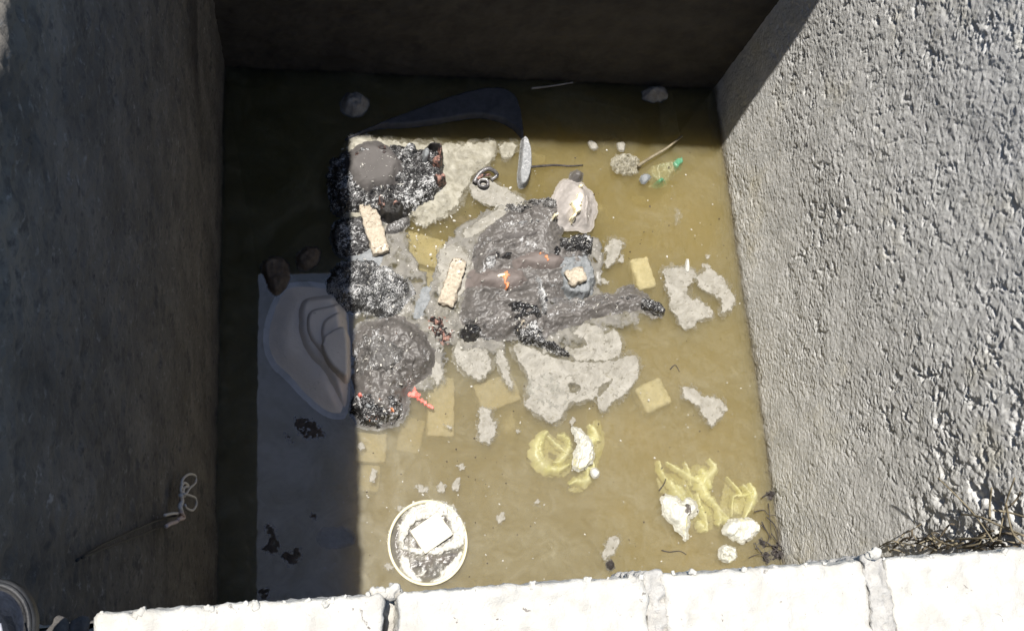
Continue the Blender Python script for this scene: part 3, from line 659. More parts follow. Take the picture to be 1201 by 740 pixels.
# sunken and floating bricks
G_BR = 'broken bricks lying in the water'
def brick(pa, pb, wpx, ztop, hgt, label, m='brick', name='brick', rad=.008, amp=.004, tilt=(0, 0)):
    a, b = W(*pa, ztop), W(*pb, ztop); mid = (np.array(pa) + np.array(pb)) / 2
    wd = wpx / F * (CP[2] - ztop); d = b - a; ln = np.linalg.norm(d); SEED[0] += 3
    v, f = rbox(((a + b)[0] / 2, (a + b)[1] / 2, ztop - hgt / 2), (ln, wd, hgt), math.atan2(d[1], d[0]), .007, rad, amp, 45, SEED[0], 4, tilt)
    return tag(mk(name, v, f, M[m]), label, 'brick', G_BR)
brick((518, 442), (517, 511), 32, -.045, .09, 'upright rectangular sunken brick beside the red scrap', 'brick_grey')
brick((561, 468), (606, 452), 36, -.05, .09, 'sunken brick lying under the thin scum strip', 'brick_grey')
brick((436, 507), (434, 542), 36, -.05, .09, 'sunken brick at the edge of the shade', 'brick_grey')
brick((434, 545), (432, 576), 24, -.065, .09, 'faint sunken brick just above the bucket at the shade edge', 'brick_grey')
brick((486, 490), (478, 530), 28, -.075, .08, 'dim sunken brick left of the upright one', 'brick_grey')
brick((749, 302), (761, 338), 27, -.012, .06, 'yellow rounded block beside the pointed charred limb', 'brick', rad=.014)
brick((752, 470), (782, 456), 36, -.016, .07, 'yellow diamond-shaped sunken block left of the slanting scum', 'brick', rad=.014)
brick((470, 285), (522, 300), 40, -.04, .08, 'yellowish sunken brick below the upper charred bundle', 'brick')
brick((476, 322), (516, 332), 28, -.05, .08, 'sunken brick between the crazed lump and granular brick', 'brick')
brick((778, 104), (788, 160), 26, -.06, .08, 'shaded sunken brick near the back right corner', 'brick')
brick((540, 303), (523, 357), 20, .032, .05, 'upright granular cream brick standing out of grey scum', 'granular', rad=.007, amp=.008)
brick((430, 237), (448, 296), 22, .036, .06, 'slanting granular cream brick against the upper charred bundle', 'granular', rad=.007, amp=.008)
brick((590, 262), (480, 252), 10, -.06, .03, 'thin dark plank sunken between the two charred heaps', 'brown_dull', 'plank', rad=.004)
G_LU = 'yellowish sunken lumps'
for (x, y, rx, ry, dz, lab) in [(629, 176, 14, 8, -.02, 'yellow sunken lump right of the curved grey rim'), (624, 162, 8, 7, -.03, 'small sunken lump at the shadow edge by the grey rim'), (700, 240, 22, 12, -.05, 'dim sunken lump right of the beige ash knobs'),
                          (757, 226, 10, 5, -.04, 'tiny sunken lump below the green bag'), (724, 158, 10, 9, -.03, 'brown sunken lump at the shadow edge above the crumpled paper'), (786, 232, 5, 60, -.06, 'long faint sunken strip towards the right wall'),
                          (600, 495, 16, 22, -.05, 'greenish sunken lump right of the oblong scum patch')]:
    v, f = mound([ell(x, y, rx, ry, .2, 16, .15)], h=-.03, rise=.05, edge=.010, amp=.010, nf=24, step=.006, base=dz, sub=.09); tag(mk('sunken_lump', v, f, M['brick']), lab, 'lump', G_LU)

# ---- upper charred bundle
def lump(t, polys, name, m, label=None, **k):
    q = dict(h=.05, rise=.05, edge=.006, ef=40., amp=.005, nf=40., step=.005); q.update(k)
    v, f = mound(polys, **q); o = mk(name, v, f, M[m], t)
    if label: o['label'] = label
    return o
t = thing('charred_bundle', W(460, 220), 'upper charred black bundle with a smooth grey ash dome, at the shadow corner', 'charred bundle', 'charred rubbish bundles in the water')
lump(t, [[(382, 200), (396, 182), (420, 176), (450, 168), (480, 172), (500, 176), (516, 174), (523, 190), (524, 215), (515, 232), (490, 246), (470, 262), (440, 262), (420, 250), (390, 258)]], 'char_mass', 'char', h=.038, amp=.016, nf=26, step=.0035, ridged=True, o=5, edge=.014)
lump(t, [ell(438, 202, 43, 37)], 'ash_dome', 'smoothash', h=.080, rise=.085, amp=.002, nf=14)
lump(t, [ell(480, 180, 9, 8)], 'ash_knob', 'char_crack', h=.065, rise=.02, amp=.005)
kn = lump(t, [ell(507, 187, 13, 17)], 'burnt_knob', 'char_dark', h=.082, rise=.03, amp=.008, nf=70, step=.003, holes=[ell(506, 186, 4, 6)])
lump(kn, [ell(511, 197, 8, 8)], 'pink_crust', 'pink', h=.090, rise=.02, amp=.007, nf=90, step=.0025)
lump(kn, [ell(514, 184, 3, 8)], 'pink_crust', 'pink', h=.092, rise=.012, amp=.005, nf=90, step=.0025)
lump(kn, [ell(498, 188, 7, 10)], 'ash_patch', 'bluegrey', h=.086, rise=.025, amp=.003, step=.003)
lump(t, [ell(514, 214, 9, 8)], 'burnt_knob', 'pink', h=.07, rise=.02, amp=.008, nf=80, step=.003)
lump(t, [ell(459, 250, 16, 13)], 'burnt_knob', 'char_dark', h=.072, rise=.025, amp=.010, nf=70, step=.003)
lump(t, [ell(447, 244, 4, 9, -.3)], 'pink_crust', 'pink', h=.080, rise=.012, amp=.005, nf=90, step=.0025)
lump(t, [ell(464, 246, 6, 4)], 'pink_crust', 'pink', h=.084, rise=.012, amp=.006, nf=90, step=.0025)
lump(t, [ell(428, 186, 9, 6, .4)], 'ash_patch', 'char_crack', h=.078, rise=.015, amp=.004, step=.003)
lump(t, [ell(447, 182, 4, 2.5), ell(450, 188, 3, 2), ell(418, 189, 2, 2)], 'red_speckle', 'pink', h=.082, rise=.006, amp=.002, step=.002)
lump(t, [[(384, 262), (422, 250), (432, 262), (440, 290), (425, 300), (392, 304)]], 'char_skirt', 'char', h=.02, rise=.03, amp=.008, nf=70, step=.004)
lump(t, [[(452, 262), (480, 252), (482, 262), (470, 274), (452, 276)]], 'char_skirt', 'ashmud_fleck', h=.02, rise=.02, amp=.005, nf=70, step=.004)

# ---- central charred heap
t = thing('charred_heap', W(620, 320), 'central grey-brown charred heap with a pointed limb and orange scraps', 'charred heap', 'charred rubbish bundles in the water')
lump(t, [[(553, 285), (575, 262), (600, 242), (640, 232), (662, 240), (664, 262), (655, 282), (690, 284), (695, 320), (690, 348), (660, 352), (640, 352), (650, 390), (640, 402), (600, 396), (575, 402), (545, 392), (533, 372), (545, 335), (550, 305)]],
     'ash_body', 'ashmud', h=.040, rise=.08, amp=.016, nf=17, step=.0042, o=6, edge=.018, ef=26, ridged=True, aniso=(.3, 1.8))
lump(t, [[(588, 243), (610, 236), (650, 233), (660, 246), (640, 254), (600, 252)]], 'flecked_ridge', 'ashmud_fleck', h=.056, rise=.035, edge=.02, ef=45, gaps=.5, amp=.008, nf=80, step=.003)
lump(t, [[(575, 274), (600, 264), (636, 258), (638, 264), (606, 272), (580, 280)]], 'ash_streak', 'ashwhite', h=.062, rise=.02, edge=.02, ef=45, gaps=.35, amp=.006, nf=90, step=.003)
lump(t, [[(563, 280), (578, 278), (584, 300), (578, 322), (568, 322), (566, 300)]], 'ash_streak', 'ashwhite', h=.058, rise=.025, edge=.02, ef=45, gaps=.35, amp=.006, nf=90, step=.003)
lump(t, [ell(615, 278, 38, 16, -.15)], 'grey_fold', 'smoothash', h=.066, rise=.075, edge=.014, ef=16, amp=.004, nf=18, o=5)
lump(t, [ell(586, 332, 44, 26)], 'brown_fold', 'brownmud', h=.084, rise=.095, edge=.012, ef=14, amp=.003, nf=16)
lump(t, [ell(630, 311, 42, 22)], 'brown_fold', 'brownmud', h=.080, rise=.08, edge=.012, ef=14, amp=.003, nf=16)
lump(t, [[(584, 328), (590, 324), (596, 330), (595, 344), (590, 347), (586, 338)]], 'orange_scrap', 'orange', h=.088, rise=.006, gaps=.25, grow=0, edge=.008, ef=120, amp=.003, step=.0022)
lump(t, [[(579, 330), (588, 327), (589, 331), (580, 333)]], 'cream_scrap', 'flame', h=.090, rise=.005, edge=.003, amp=.002, step=.0022)
lump(t, [[(626, 303), (634, 303), (641, 312), (638, 315), (630, 309)]], 'orange_scrap', 'orange', h=.088, rise=.005, gaps=.25, grow=0, edge=.008, ef=120, amp=.003, step=.0022)
lump(t, [[(630, 298), (640, 300), (636, 304)]], 'orange_scrap', 'red', h=.084, rise=.005, gaps=.25, grow=0, edge=.008, amp=.002, step=.0022)
for q, hh in [([(572, 296), (590, 292), (604, 300), (598, 312), (580, 314)], .050), ([(590, 356), (612, 350), (632, 362), (640, 380), (622, 376), (606, 384), (592, 372)], .054), ([(538, 384), (558, 376), (570, 388), (560, 402), (544, 400)], .040), ([(640, 292), (652, 286), (660, 300), (652, 318), (642, 312)], .056), ([(556, 318), (566, 312), (570, 334), (560, 344)], .046)]:
    lump(t, [q], 'plastic_fold', 'blackplastic', h=hh, rise=.035, edge=.016, ef=34, amp=.014, nf=34, o=5, ridged=True, aniso=(.6, 2.2), step=.003)
lump(t, [[(650, 284), (668, 278), (690, 276), (695, 290), (690, 302), (672, 300), (655, 298)]], 'char_clump', 'char', h=.052, rise=.025, amp=.018, nf=36, ridged=True, edge=.014, o=5, step=.003)
lump(t, [[(652, 300), (690, 300), (697, 320), (694, 350), (676, 352), (655, 344), (650, 322)]], 'blue_grey_sheet', 'bluegrey', h=.052, rise=.025, edge=.014, ef=40, amp=.010, nf=50, step=.004)
lump(t, [[(622, 326), (632, 324), (640, 352), (642, 368), (636, 371), (630, 352)]], 'ash_streak', 'ashwhite', h=.062, rise=.02, edge=.014, ef=45, amp=.006, nf=90, step=.003)
lump(t, [[(640, 360), (668, 350), (700, 346), (722, 344), (730, 335), (742, 334), (756, 344), (772, 356), (780, 367), (776, 374), (762, 370), (740, 366), (718, 370), (690, 378), (660, 388), (644, 396), (632, 380)]],
     'pointed_limb', 'ashmud', h=.028, rise=.06, amp=.012, nf=26, o=6, edge=.014, ef=30, ridged=True, aniso=(.2, 2.2), step=.004)
lump(t, [[(745, 352), (760, 350), (772, 357), (780, 367), (776, 373), (764, 368), (752, 362)]], 'charred_tip', 'char', h=.040, rise=.014, amp=.006, nf=80, step=.003)
lump(t, [[(660, 356), (700, 348), (740, 346), (745, 352), (700, 358), (670, 366)]], 'rusty_crust', 'ashmud_fleck', h=.038, rise=.02, edge=.02, ef=45, gaps=.4, amp=.004, nf=120, step=.003)
lump(t, [[(600, 372), (618, 360), (628, 372), (630, 390), (640, 400), (655, 408), (672, 417), (660, 418), (640, 408), (612, 402), (602, 390)]], 'charred_stick', 'char', h=.042, rise=.016, edge=.014, ef=50, amp=.014, nf=70, step=.003)
lump(t, [ell(610, 383, 7, 9)], 'cream_crumble', 'granular', h=.048, rise=.02, edge=.020, ef=60, gaps=.4, amp=.014, nf=120, step=.0025)
lump(t, [[(545, 370), (575, 362), (600, 374), (596, 392), (570, 402), (548, 394)]], 'flecked_ridge', 'ashmud_fleck', h=.050, rise=.04, edge=.025, ef=35, gaps=.4, amp=.014, nf=60, step=.004)
lump(t, [[(500, 372), (515, 368), (528, 380), (534, 396), (524, 404), (508, 394)]], 'pink_crust', 'pink', h=.016, rise=.02, edge=.02, ef=50, gaps=.4, amp=.010, nf=80, step=.003)
lump(t, [[(646, 240), (652, 222), (664, 208), (680, 212), (696, 226), (701, 250), (692, 274), (676, 268), (656, 273), (642, 260)]], 'beige_mass', 'beige', h=.066, rise=.085, edge=.012, ef=16, amp=.006, nf=22, o=5, step=.004)
lump(t, [ell(684, 248, 14, 24)], 'beige_knob', 'beige', h=.082, rise=.08, edge=.010, ef=16, amp=.003, nf=20, step=.004)
lump(t, [ell(676, 207, 8, 8)], 'dark_knob', 'ashmud', h=.04, rise=.03, amp=.004, step=.004)
lump(t, [[(662, 246), (670, 242), (675, 233), (679, 238), (675, 250), (678, 255), (671, 258), (668, 250)]], 'bright_scrap', 'flame', h=.088, rise=.005, grow=.003, edge=.008, ef=120, amp=.004, step=.0022)
lump(t, [ell(677, 226, 4, 2.5)], 'yellow_scrap', 'flame', h=.080, rise=.006, grow=0, edge=.010, ef=110, amp=.004, step=.002)
lump(t, [ell(669, 260, 3, 4)], 'yellow_scrap', 'flame', h=.080, rise=.006, grow=0, edge=.010, ef=110, amp=.004, step=.002)
lump(t, [ell(648, 260, 3, 3)], 'yellow_scrap', 'flame', h=.080, rise=.006, grow=0, edge=.010, ef=110, amp=.004, step=.002)
p = W(671, 330); v, f = rbox((p[0], p[1], .062), (.085, .07, .05), .4, .005, .016, .010, 55, 301, 4)
tag(mk('stone', v, f, M['granular']), 'cream granular stone resting on the central charred heap', 'stone')

# ---- lower charred bundle
t = thing('charred_lump', W(448, 340), 'crazed black charred lump with white-lined cracks at the shade edge', 'charred lump', 'charred rubbish bundles in the water')
lump(t, [[(411, 306), (425, 303), (445, 308), (468, 318), (489, 338), (488, 348), (474, 362), (462, 376), (445, 374), (430, 368), (400, 366), (378, 345), (388, 312)]], 'char_mass', 'char_crack', h=.058, rise=.06, amp=.016, nf=24, step=.0035, ridged=True, o=5, edge=.012, aniso=(.5, 1.8))
t = thing('charred_bundle', W(450, 430), 'lower rounded charred bundle with orange bits, touching the pale ash mound', 'charred bundle', 'charred rubbish bundles in the water')
lump(t, [[(413, 378), (440, 374), (470, 366), (492, 380), (508, 400), (517, 424), (508, 442), (482, 458), (476, 490), (456, 504), (430, 504), (412, 494)]], 'ash_body', 'ashmud', h=.082, rise=.10, amp=.013, nf=18, step=.0045, o=6, ridged=True, edge=.016, ef=24)
lump(t, [[(413, 385), (450, 384), (480, 400), (494, 412), (484, 440), (462, 458), (430, 458), (413, 450)]], 'flecked_dome', 'ashmud_fleck', h=.105, rise=.09, edge=.02, ef=30, amp=.006, nf=70, step=.003)
lump(t, [[(412, 462), (440, 458), (474, 462), (474, 486), (456, 500), (430, 500), (412, 490)]], 'char_skirt', 'char', h=.072, rise=.04, amp=.012, nf=34, ridged=True, edge=.016, o=5, step=.0035)
for i, (x, y, rx, ry, m_) in enumerate([(420, 469, 5, 4, 'red'), (444, 472, 4, 3, 'orange'), (460, 484, 5, 4, 'orange'), (434, 494, 6, 3, 'orange'), (463, 398, 4, 3, 'orange'), (430, 480, 8, 4, 'bluegrey')]):
    lump(t, [ell(x, y, rx, ry)], 'orange_scrap' if m_ != 'bluegrey' else 'ash_patch', m_, h=.102 if y < 470 else .088, rise=.006, gaps=.2, grow=0, edge=.008, ef=120, amp=.004, step=.0024)
floaty('red_scrap', [[(478, 461), (484, 458), (487, 452), (489, 460), (494, 463), (490, 467), (486, 465), (480, 466)], [(488, 466), (496, 468), (502, 472), (500, 475), (492, 471)], [(501, 473), (510, 477), (506, 480), (500, 476)]], 'bright red plastic scrap beside the lower charred bundle', 'plastic scrap', 'red', h=.005, rise=.004, soft=1, grow=.001, edge=.007, ef=120, amp=.003, step=.002)
t = thing('ash_mound', W(365, 420), 'smooth pale grey-brown ash mound with nested ridges, in the shade', 'ash mound')
lump(t, [[(330, 335), (350, 330), (385, 333), (406, 338), (409, 400), (410, 488), (392, 492), (372, 482), (352, 462), (336, 444), (318, 430), (308, 405), (312, 370)]], 'outer_slope', 'paleash', h=.03, rise=.11, edge=.004, ef=12, amp=.002, nf=10, step=.007)
lump(t, [[(345, 350), (372, 342), (405, 344), (409, 420), (409, 486), (394, 470), (372, 440), (352, 420), (340, 390)]], 'ridge', 'paleash', h=.055, rise=.06, edge=.004, ef=12, amp=.002, nf=10, step=.006)
lump(t, [[(352, 366), (376, 356), (405, 352), (409, 400), (409, 465), (386, 440), (366, 420), (350, 396)]], 'ridge', 'paleash', h=.075, rise=.05, edge=.004, ef=12, amp=.002, nf=10, step=.006)
lump(t, [[(366, 382), (385, 366), (406, 362), (409, 400), (408, 455), (385, 440), (369, 418)]], 'ridge', 'paleash', h=.092, rise=.05, edge=.004, ef=12, amp=.002, nf=10, step=.006)
lump(t, [[(372, 404), (388, 390), (409, 384), (411, 420), (411, 455), (392, 446), (376, 426)]], 'crown', 'paleash', h=.106, rise=.025, edge=.004, amp=.002, nf=10, step=.006)

# ---- things in the shade
floaty('brown_chunk', [[(304, 310), (318, 300), (338, 304), (342, 330), (326, 350), (314, 340)]], 'brown chunk in deep shade above the pale ash mound', 'chunk', 'brown_dull', 'brown chunks in the shade', h=.04, rise=.03, amp=.008, nf=40)
floaty('brown_chunk', [[(345, 300), (362, 288), (378, 292), (372, 312), (352, 320)]], 'second brown chunk right beside it, nearer the sun', 'chunk', 'brown_dull', 'brown chunks in the shade', h=.03, rise=.03, amp=.008, nf=40)['label'] = 'smaller brown chunk in deep shade, nearer the crazed black lump'
for q, lab in [([(343, 492), (356, 488), (372, 498), (384, 508), (378, 514), (360, 514), (350, 506)], 'dark brown flake in the shade just below the pale ash mound'), ([(333, 506), (340, 508), (342, 518), (336, 518)], 'tiny dark flake left of the brown one under the ash mound'),
               ([(308, 618), (318, 614), (324, 622), (330, 638), (325, 648), (312, 646), (304, 644), (316, 634)], 'dark flake in the shade near the white blocks, left one'), ([(334, 648), (348, 641), (355, 650), (350, 660), (338, 662), (330, 654)], 'dark flake in the shade near the white blocks, right one'),
               ([(305, 690), (314, 688), (316, 704), (306, 706)], 'dark flake tucked against the front blocks in the shade'), ([(367, 606), (366, 603), (369, 602), (370, 607)], 'single dark speck in the sky reflection')]:
    floaty('dark_flake', [q], lab, 'flake', 'flakedark', 'dark flakes on the shaded water', h=.0015, rise=.008, edge=.014, ef=60, amp=.002, step=.003, sub=.006, gaps=.8)
floaty('dark_flake', [[(370, 622), (395, 616), (415, 622), (418, 636), (398, 642), (374, 640)]], 'faint brown flake just under the shaded water surface', 'flake', 'brown_dull', 'dark flakes on the shaded water', h=-.012, base=0, rise=.01, sub=.03, edge=.006, amp=.002)
t = thing('bent_sheet', W(560, 140), 'grey bent sheet with a curved raised rim, half in the shade at the back', 'sheet')
zz = .05
top = [(400, 166), (430, 152), (470, 136), (520, 118), (555, 107), (585, 104), (603, 112), (611, 130), (614, 165), (611, 160), (598, 148), (580, 140), (556, 137), (520, 144), (480, 150), (440, 150), (418, 160)]
lump(t, [top], 'flat_panel', 'sheetshade', h=.030, rise=.012, edge=.002, amp=.003, nf=14, step=.005)
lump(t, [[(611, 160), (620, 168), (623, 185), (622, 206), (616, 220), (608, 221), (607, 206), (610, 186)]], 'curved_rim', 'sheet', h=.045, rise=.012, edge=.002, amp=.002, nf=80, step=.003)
floaty('stone', [ell(416, 123, 17, 14)], 'pale grey stone in the shade behind the bent sheet', 'stone', 'stone', h=.05, rise=.035, amp=.010, nf=50)
floaty('stone', [ell(768, 111, 15, 9)], 'pale grey stone in the shade by the back right corner', 'stone', 'stone', h=.05, rise=.03, amp=.010, nf=50)
def stick(name, pts, r, m, label, cat, z=.012, taper=.6, group=None):
    v, f = tube(spline([W(x, y, z) for x, y in pts], 5), r, 7, taper); return tag(mk(name, v, f, M[m]), label, cat, group)
stick('twig', [(623, 104), (648, 101), (672, 97)], .006, 'stone', 'pale twig in the shade along the back wall', 'twig')
stick('twig', [(622, 196), (650, 194), (668, 195), (684, 194)], .006, 'twig', 'straight dark twig floating right of the curved grey rim', 'twig')
stick('stick', [(748, 195), (765, 184), (782, 174), (800, 160)], .008, 'straw', 'pale straight stick leaning over the green bag', 'stick', z=.03)
# foil curl
t = thing('foil_curl', W(570, 207), 'small burnt foil curl with a painted highlight on its ring, on cream scum', 'foil')
c = W(566, 217); ring = [(c[0] + .022 * math.cos(a), c[1] + .018 * math.sin(a), .02 + .004 * math.sin(3 * a)) for a in np.linspace(0, 2 * math.pi, 18, endpoint=False)]
v, f = tube(ring, .007, 7, closed=True); mk('ring', v, f, M['metal'], t)
v, f = tube([(x, y, z + .006) for x, y, z in ring[2:9]], .0045, 6, .5); mk('highlight_arc', v, f, M['foil'], t)  # raised pale arc that paints a highlight onto the ring
v, f = tube(spline([W(556, 214, .02), W(563, 203, .03), W(574, 198, .035), W(583, 205, .02), W(576, 211, .012)], 6), .012, 7, .7); mk('curl', v, f, M['metal'], t)
v, f = tube(spline([W(560, 210, .03), W(566, 206, .035), W(575, 205, .03)], 6), .008, 7, .7); mk('pink_core', v, f, M['pink'], t)

# ---- bags
def bagpart(t, polys, name, m='bag', label=None, **k):
    q = dict(h=-.012, base=0., rise=.03, edge=.010, ef=26., amp=.016, nf=22., sub=.06, step=.0045, ridged=True, o=3); q.update(k)
    v, f = mound(polys, **q); v[:, 2] = np.minimum(v[:, 2], q.get('cap', -.002)) if 'cap' in k else v[:, 2]
    return mk(name, v, f, M[m], t)
def bag(*a, **k):
    k.setdefault('cap', -.0025); kk = dict(k); cap = kk.pop('cap')
    t, polys, name = a[:3]; m = kk.pop('m', 'bag')
    q = dict(h=-.018, base=0., rise=.030, edge=.014, ef=34., amp=.022, nf=44., sub=.07, step=.003, ridged=True, o=4, grow=.005, aniso=(1.9, 4.)); q.update(kk)
    v, f = mound(polys, **q); v[:, 2] = np.where(v[:, 2] > cap, cap + (v[:, 2] - cap) * .1, v[:, 2])
    return mk(name, v, f, M[m], t)
def ribbon(t, pts, w, z=-.012, name='film_fold', m='bag'):
    rr = random.Random(int(pts[0][0] * 31 + pts[0][1])); P = spline([W(x, y, z) for x, y in pts], 7); n = len(P); V = []; Fc = []; k = 5
    for i, p in enumerate(P):
        d = P[min(i + 1, n - 1)] - P[max(i - 1, 0)]; d = d / (np.linalg.norm(d) + 1e-9); sd = np.array([-d[1], d[0], 0]); tp = math.sin(math.pi * (.12 + .82 * i / (n - 1))) * rr.uniform(.65, 1.2)
        for j in range(k):
            q = j / (k - 1) * 2 - 1
            V.append(p + sd * q * w / 330 * tp + np.array([rr.uniform(-.002, .002), rr.uniform(-.002, .002), min(-z - .010, .002 - .030 * abs(q) ** 1.3 + rr.uniform(-.008, .006))]))
    for i in range(n - 1):
        for j in range(k - 1): Fc.append((i * k + j, i * k + j + 1, (i + 1) * k + j + 1, (i + 1) * k + j))
    return mk(name, V, Fc, M[m], t)
b2 = lambda q: [(760 + x / 5.29, 530 + y / 5.29) for x, y in q]
b1 = lambda q: [(600 + x / 6.13, 470 + y / 6.13) for x, y in q]
G_BG = 'yellow plastic bags sunk in the water'
t = thing('plastic_bag', W(670, 530), 'yellow plastic bag ring with one tall white crest, right of centre', 'plastic bag', G_BG)
bag(t, [[(628, 530), (634, 512), (648, 506), (662, 518), (676, 515), (676, 548), (662, 558), (642, 554), (630, 544)]], 'film_fold', h=-.050, amp=.022, rise=.06, nf=30, holes=[[(644, 522), (652, 526), (660, 534), (656, 540), (647, 536)]])
bag(t, [[(688, 515), (698, 498), (706, 488), (713, 505), (708, 530), (702, 552), (690, 572), (672, 576), (684, 560)]], 'film_fold', h=-.050, amp=.022, rise=.05, nf=30)
for q, w_, z_ in [([(262, 215), (195, 290), (188, 400), (250, 468), (335, 490), (425, 450)], 11, -.016), ([(235, 250), (205, 340), (240, 440)], 8, -.022), ([(260, 250), (330, 310), (392, 370)], 5, -.012), ([(422, 280), (410, 350), (360, 425), (300, 440)], 9, -.02), ([(560, 165), (612, 230), (575, 300), (540, 345)], 10, -.014),
                  ([(540, 262), (590, 262), (640, 285)], 7, -.012), ([(570, 395), (598, 482), (550, 478), (500, 482)], 6, -.010), ([(552, 480), (545, 572), (470, 572), (415, 602)], 8, -.014), ([(560, 300), (590, 380), (575, 440)], 7, -.022), ([(330, 240), (400, 260), (420, 330)], 8, -.026)]: ribbon(t, b1(q), w_, z_)
lump(t, [[(670, 500), (677, 502), (688, 512), (697, 528), (696, 542), (684, 550), (674, 552), (672, 536), (678, 524), (676, 512)]], 'white_crest', 'crest', grow=.006, soft=1, ridged=True, aniso=(1.2, 2.5), h=.016, rise=.02, edge=.009, amp=.015, nf=34, o=5, step=.003)
lump(t, [[(692, 552), (698, 547), (704, 556), (697, 562)]], 'white_crest', 'white', h=.008, rise=.008, edge=.003, amp=.004, nf=70, step=.0025)
t = thing('plastic_bag', W(795, 595), 'yellow plastic bag with a smooth white bulge and torn streamers', 'plastic bag', G_BG)
bag(t, [[(776, 548), (790, 552), (812, 552), (832, 540), (838, 556), (836, 580), (846, 600), (852, 612), (832, 618), (818, 606), (806, 592), (792, 588), (782, 566)]], 'film_fold', h=-.050, amp=.026, rise=.06, nf=34)
for q, w_, z_ in [([(70, 50), (95, 130), (150, 205), (190, 280)], 7, -.018), ([(115, 60), (190, 100), (250, 140), (330, 190), (352, 250)], 6, -.010), ([(380, 40), (425, 100), (352, 190), (372, 260), (400, 290), (440, 340), (500, 405)], 9, -.010), ([(230, 55), (262, 130), (270, 215)], 4, -.012), ([(300, 140), (342, 200), (365, 270)], 13, -.012),
                  ([(140, 170), (195, 260), (245, 305)], 11, -.013), ([(180, 200), (225, 250), (240, 300)], 9, -.012), ([(310, 250), (332, 330), (362, 400), (376, 492)], 8, -.012), ([(305, 425), (345, 460), (372, 492)], 9, -.014), ([(330, 100), (372, 150), (395, 230)], 12, -.013), ([(205, 290), (260, 310), (320, 370)], 6, -.01)]: ribbon(t, b2(q), w_, z_)
lump(t, [[(775, 586), (781, 580), (792, 582), (802, 590), (808, 584), (817, 592), (820, 600), (810, 606), (808, 618), (806, 634), (800, 626), (792, 618), (780, 608)]], 'white_bulge', 'crest', grow=.006, soft=1, ridged=True, aniso=(1.2, 2.5), h=.018, rise=.035, edge=.008, amp=.011, nf=18, o=5, step=.003)
lump(t, [ell(805, 598, 4, 7)], 'dark_fold', 'sludge', h=.026, rise=.006, edge=.002, amp=.003, step=.0025)
t = thing('plastic_bag', W(865, 600), 'yellow plastic bag with an angular white crest, nearest the right wall', 'plastic bag', G_BG)
bag(t, [[(856, 562), (870, 570), (886, 566), (888, 592), (880, 608), (858, 610), (846, 612), (856, 590)]], 'film_fold', h=-.050, amp=.024, rise=.05, nf=34)
for q, w_, z_ in [([(490, 148), (540, 200), (582, 258), (532, 282), (524, 400)], 4, -.010), ([(630, 185), (668, 250), (642, 340), (600, 415)], 8, -.010), ([(560, 272), (620, 262), (662, 240)], 5, -.012), ([(440, 335), (455, 420), (432, 455)], 8, -.014), ([(445, 395), (500, 420), (530, 430)], 9, -.014), ([(590, 200), (632, 240), (650, 300)], 6, -.016)]: ribbon(t, b2(q), w_, z_)
lump(t, [[(848, 624), (854, 612), (866, 608), (880, 608), (891, 616), (888, 624), (870, 637), (858, 632)]], 'white_crest', 'crest', grow=.006, soft=1, ridged=True, aniso=(1.2, 2.5), h=.016, rise=.02, edge=.010, amp=.015, nf=34, o=5, step=.003)
floaty('crumpled_paper', [ell(853, 649, 11, 10)], 'small crumpled white paper ball just above the front blocks', 'paper', 'crest', h=.014, rise=.012, edge=.006, amp=.013, nf=44, ridged=True, soft=1, step=.003)
floaty('crumpled_paper', [[(718, 186), (728, 180), (742, 181), (752, 188), (750, 200), (738, 207), (724, 203), (717, 196)]], 'crumpled cream paper beside the green bag at the shadow edge', 'paper', 'cream', h=.006, rise=.02, edge=.009, amp=.018, nf=30, ridged=True, soft=1, step=.003)
t = thing('plastic_bag', W(778, 198), 'green translucent plastic bag near the right wall shadow edge', 'plastic bag')
bag(t, [[(760, 196), (778, 184), (800, 182), (803, 190), (794, 204), (780, 214), (764, 212)]], 'film_fold', m='greenpale', h=-.024, amp=.020)
bag(t, [[(788, 184), (802, 182), (804, 190), (796, 198), (788, 194)]], 'green_fold', m='green', h=-.008, amp=.010, grow=.002, rise=.015)
bag(t, [[(770, 206), (784, 204), (788, 210), (778, 216), (770, 212)]], 'green_fold', m='green', h=-.008, amp=.010, grow=.002, rise=.015)
lump(t, [[(750, 210), (756, 203), (764, 206), (760, 213), (754, 216)]], 'white_fold', 'bluegrey', h=.008, rise=.01, amp=.003, step=.003)
for q, lab in [([(723, 168), (732, 166), (734, 176), (726, 178)], 'pale paper scrap at the shadow edge, right one'), ([(690, 164), (698, 167), (702, 175), (696, 176), (690, 170)], 'pale paper scrap at the shadow edge, left one')]:
    floaty('paper_scrap', [q], lab, 'paper', 'scum', 'paper scraps at the shadow edge', h=.006, rise=.006, edge=.004, amp=.003, step=.0025)
floaty('white_shard', [[(803, 318), (806, 302), (808, 308), (808, 318), (806, 320)]], 'bright white crescent shard on the boot-shaped scum patch', 'shard', 'white', h=.010, rise=.006, edge=.001, amp=.001, step=.002)

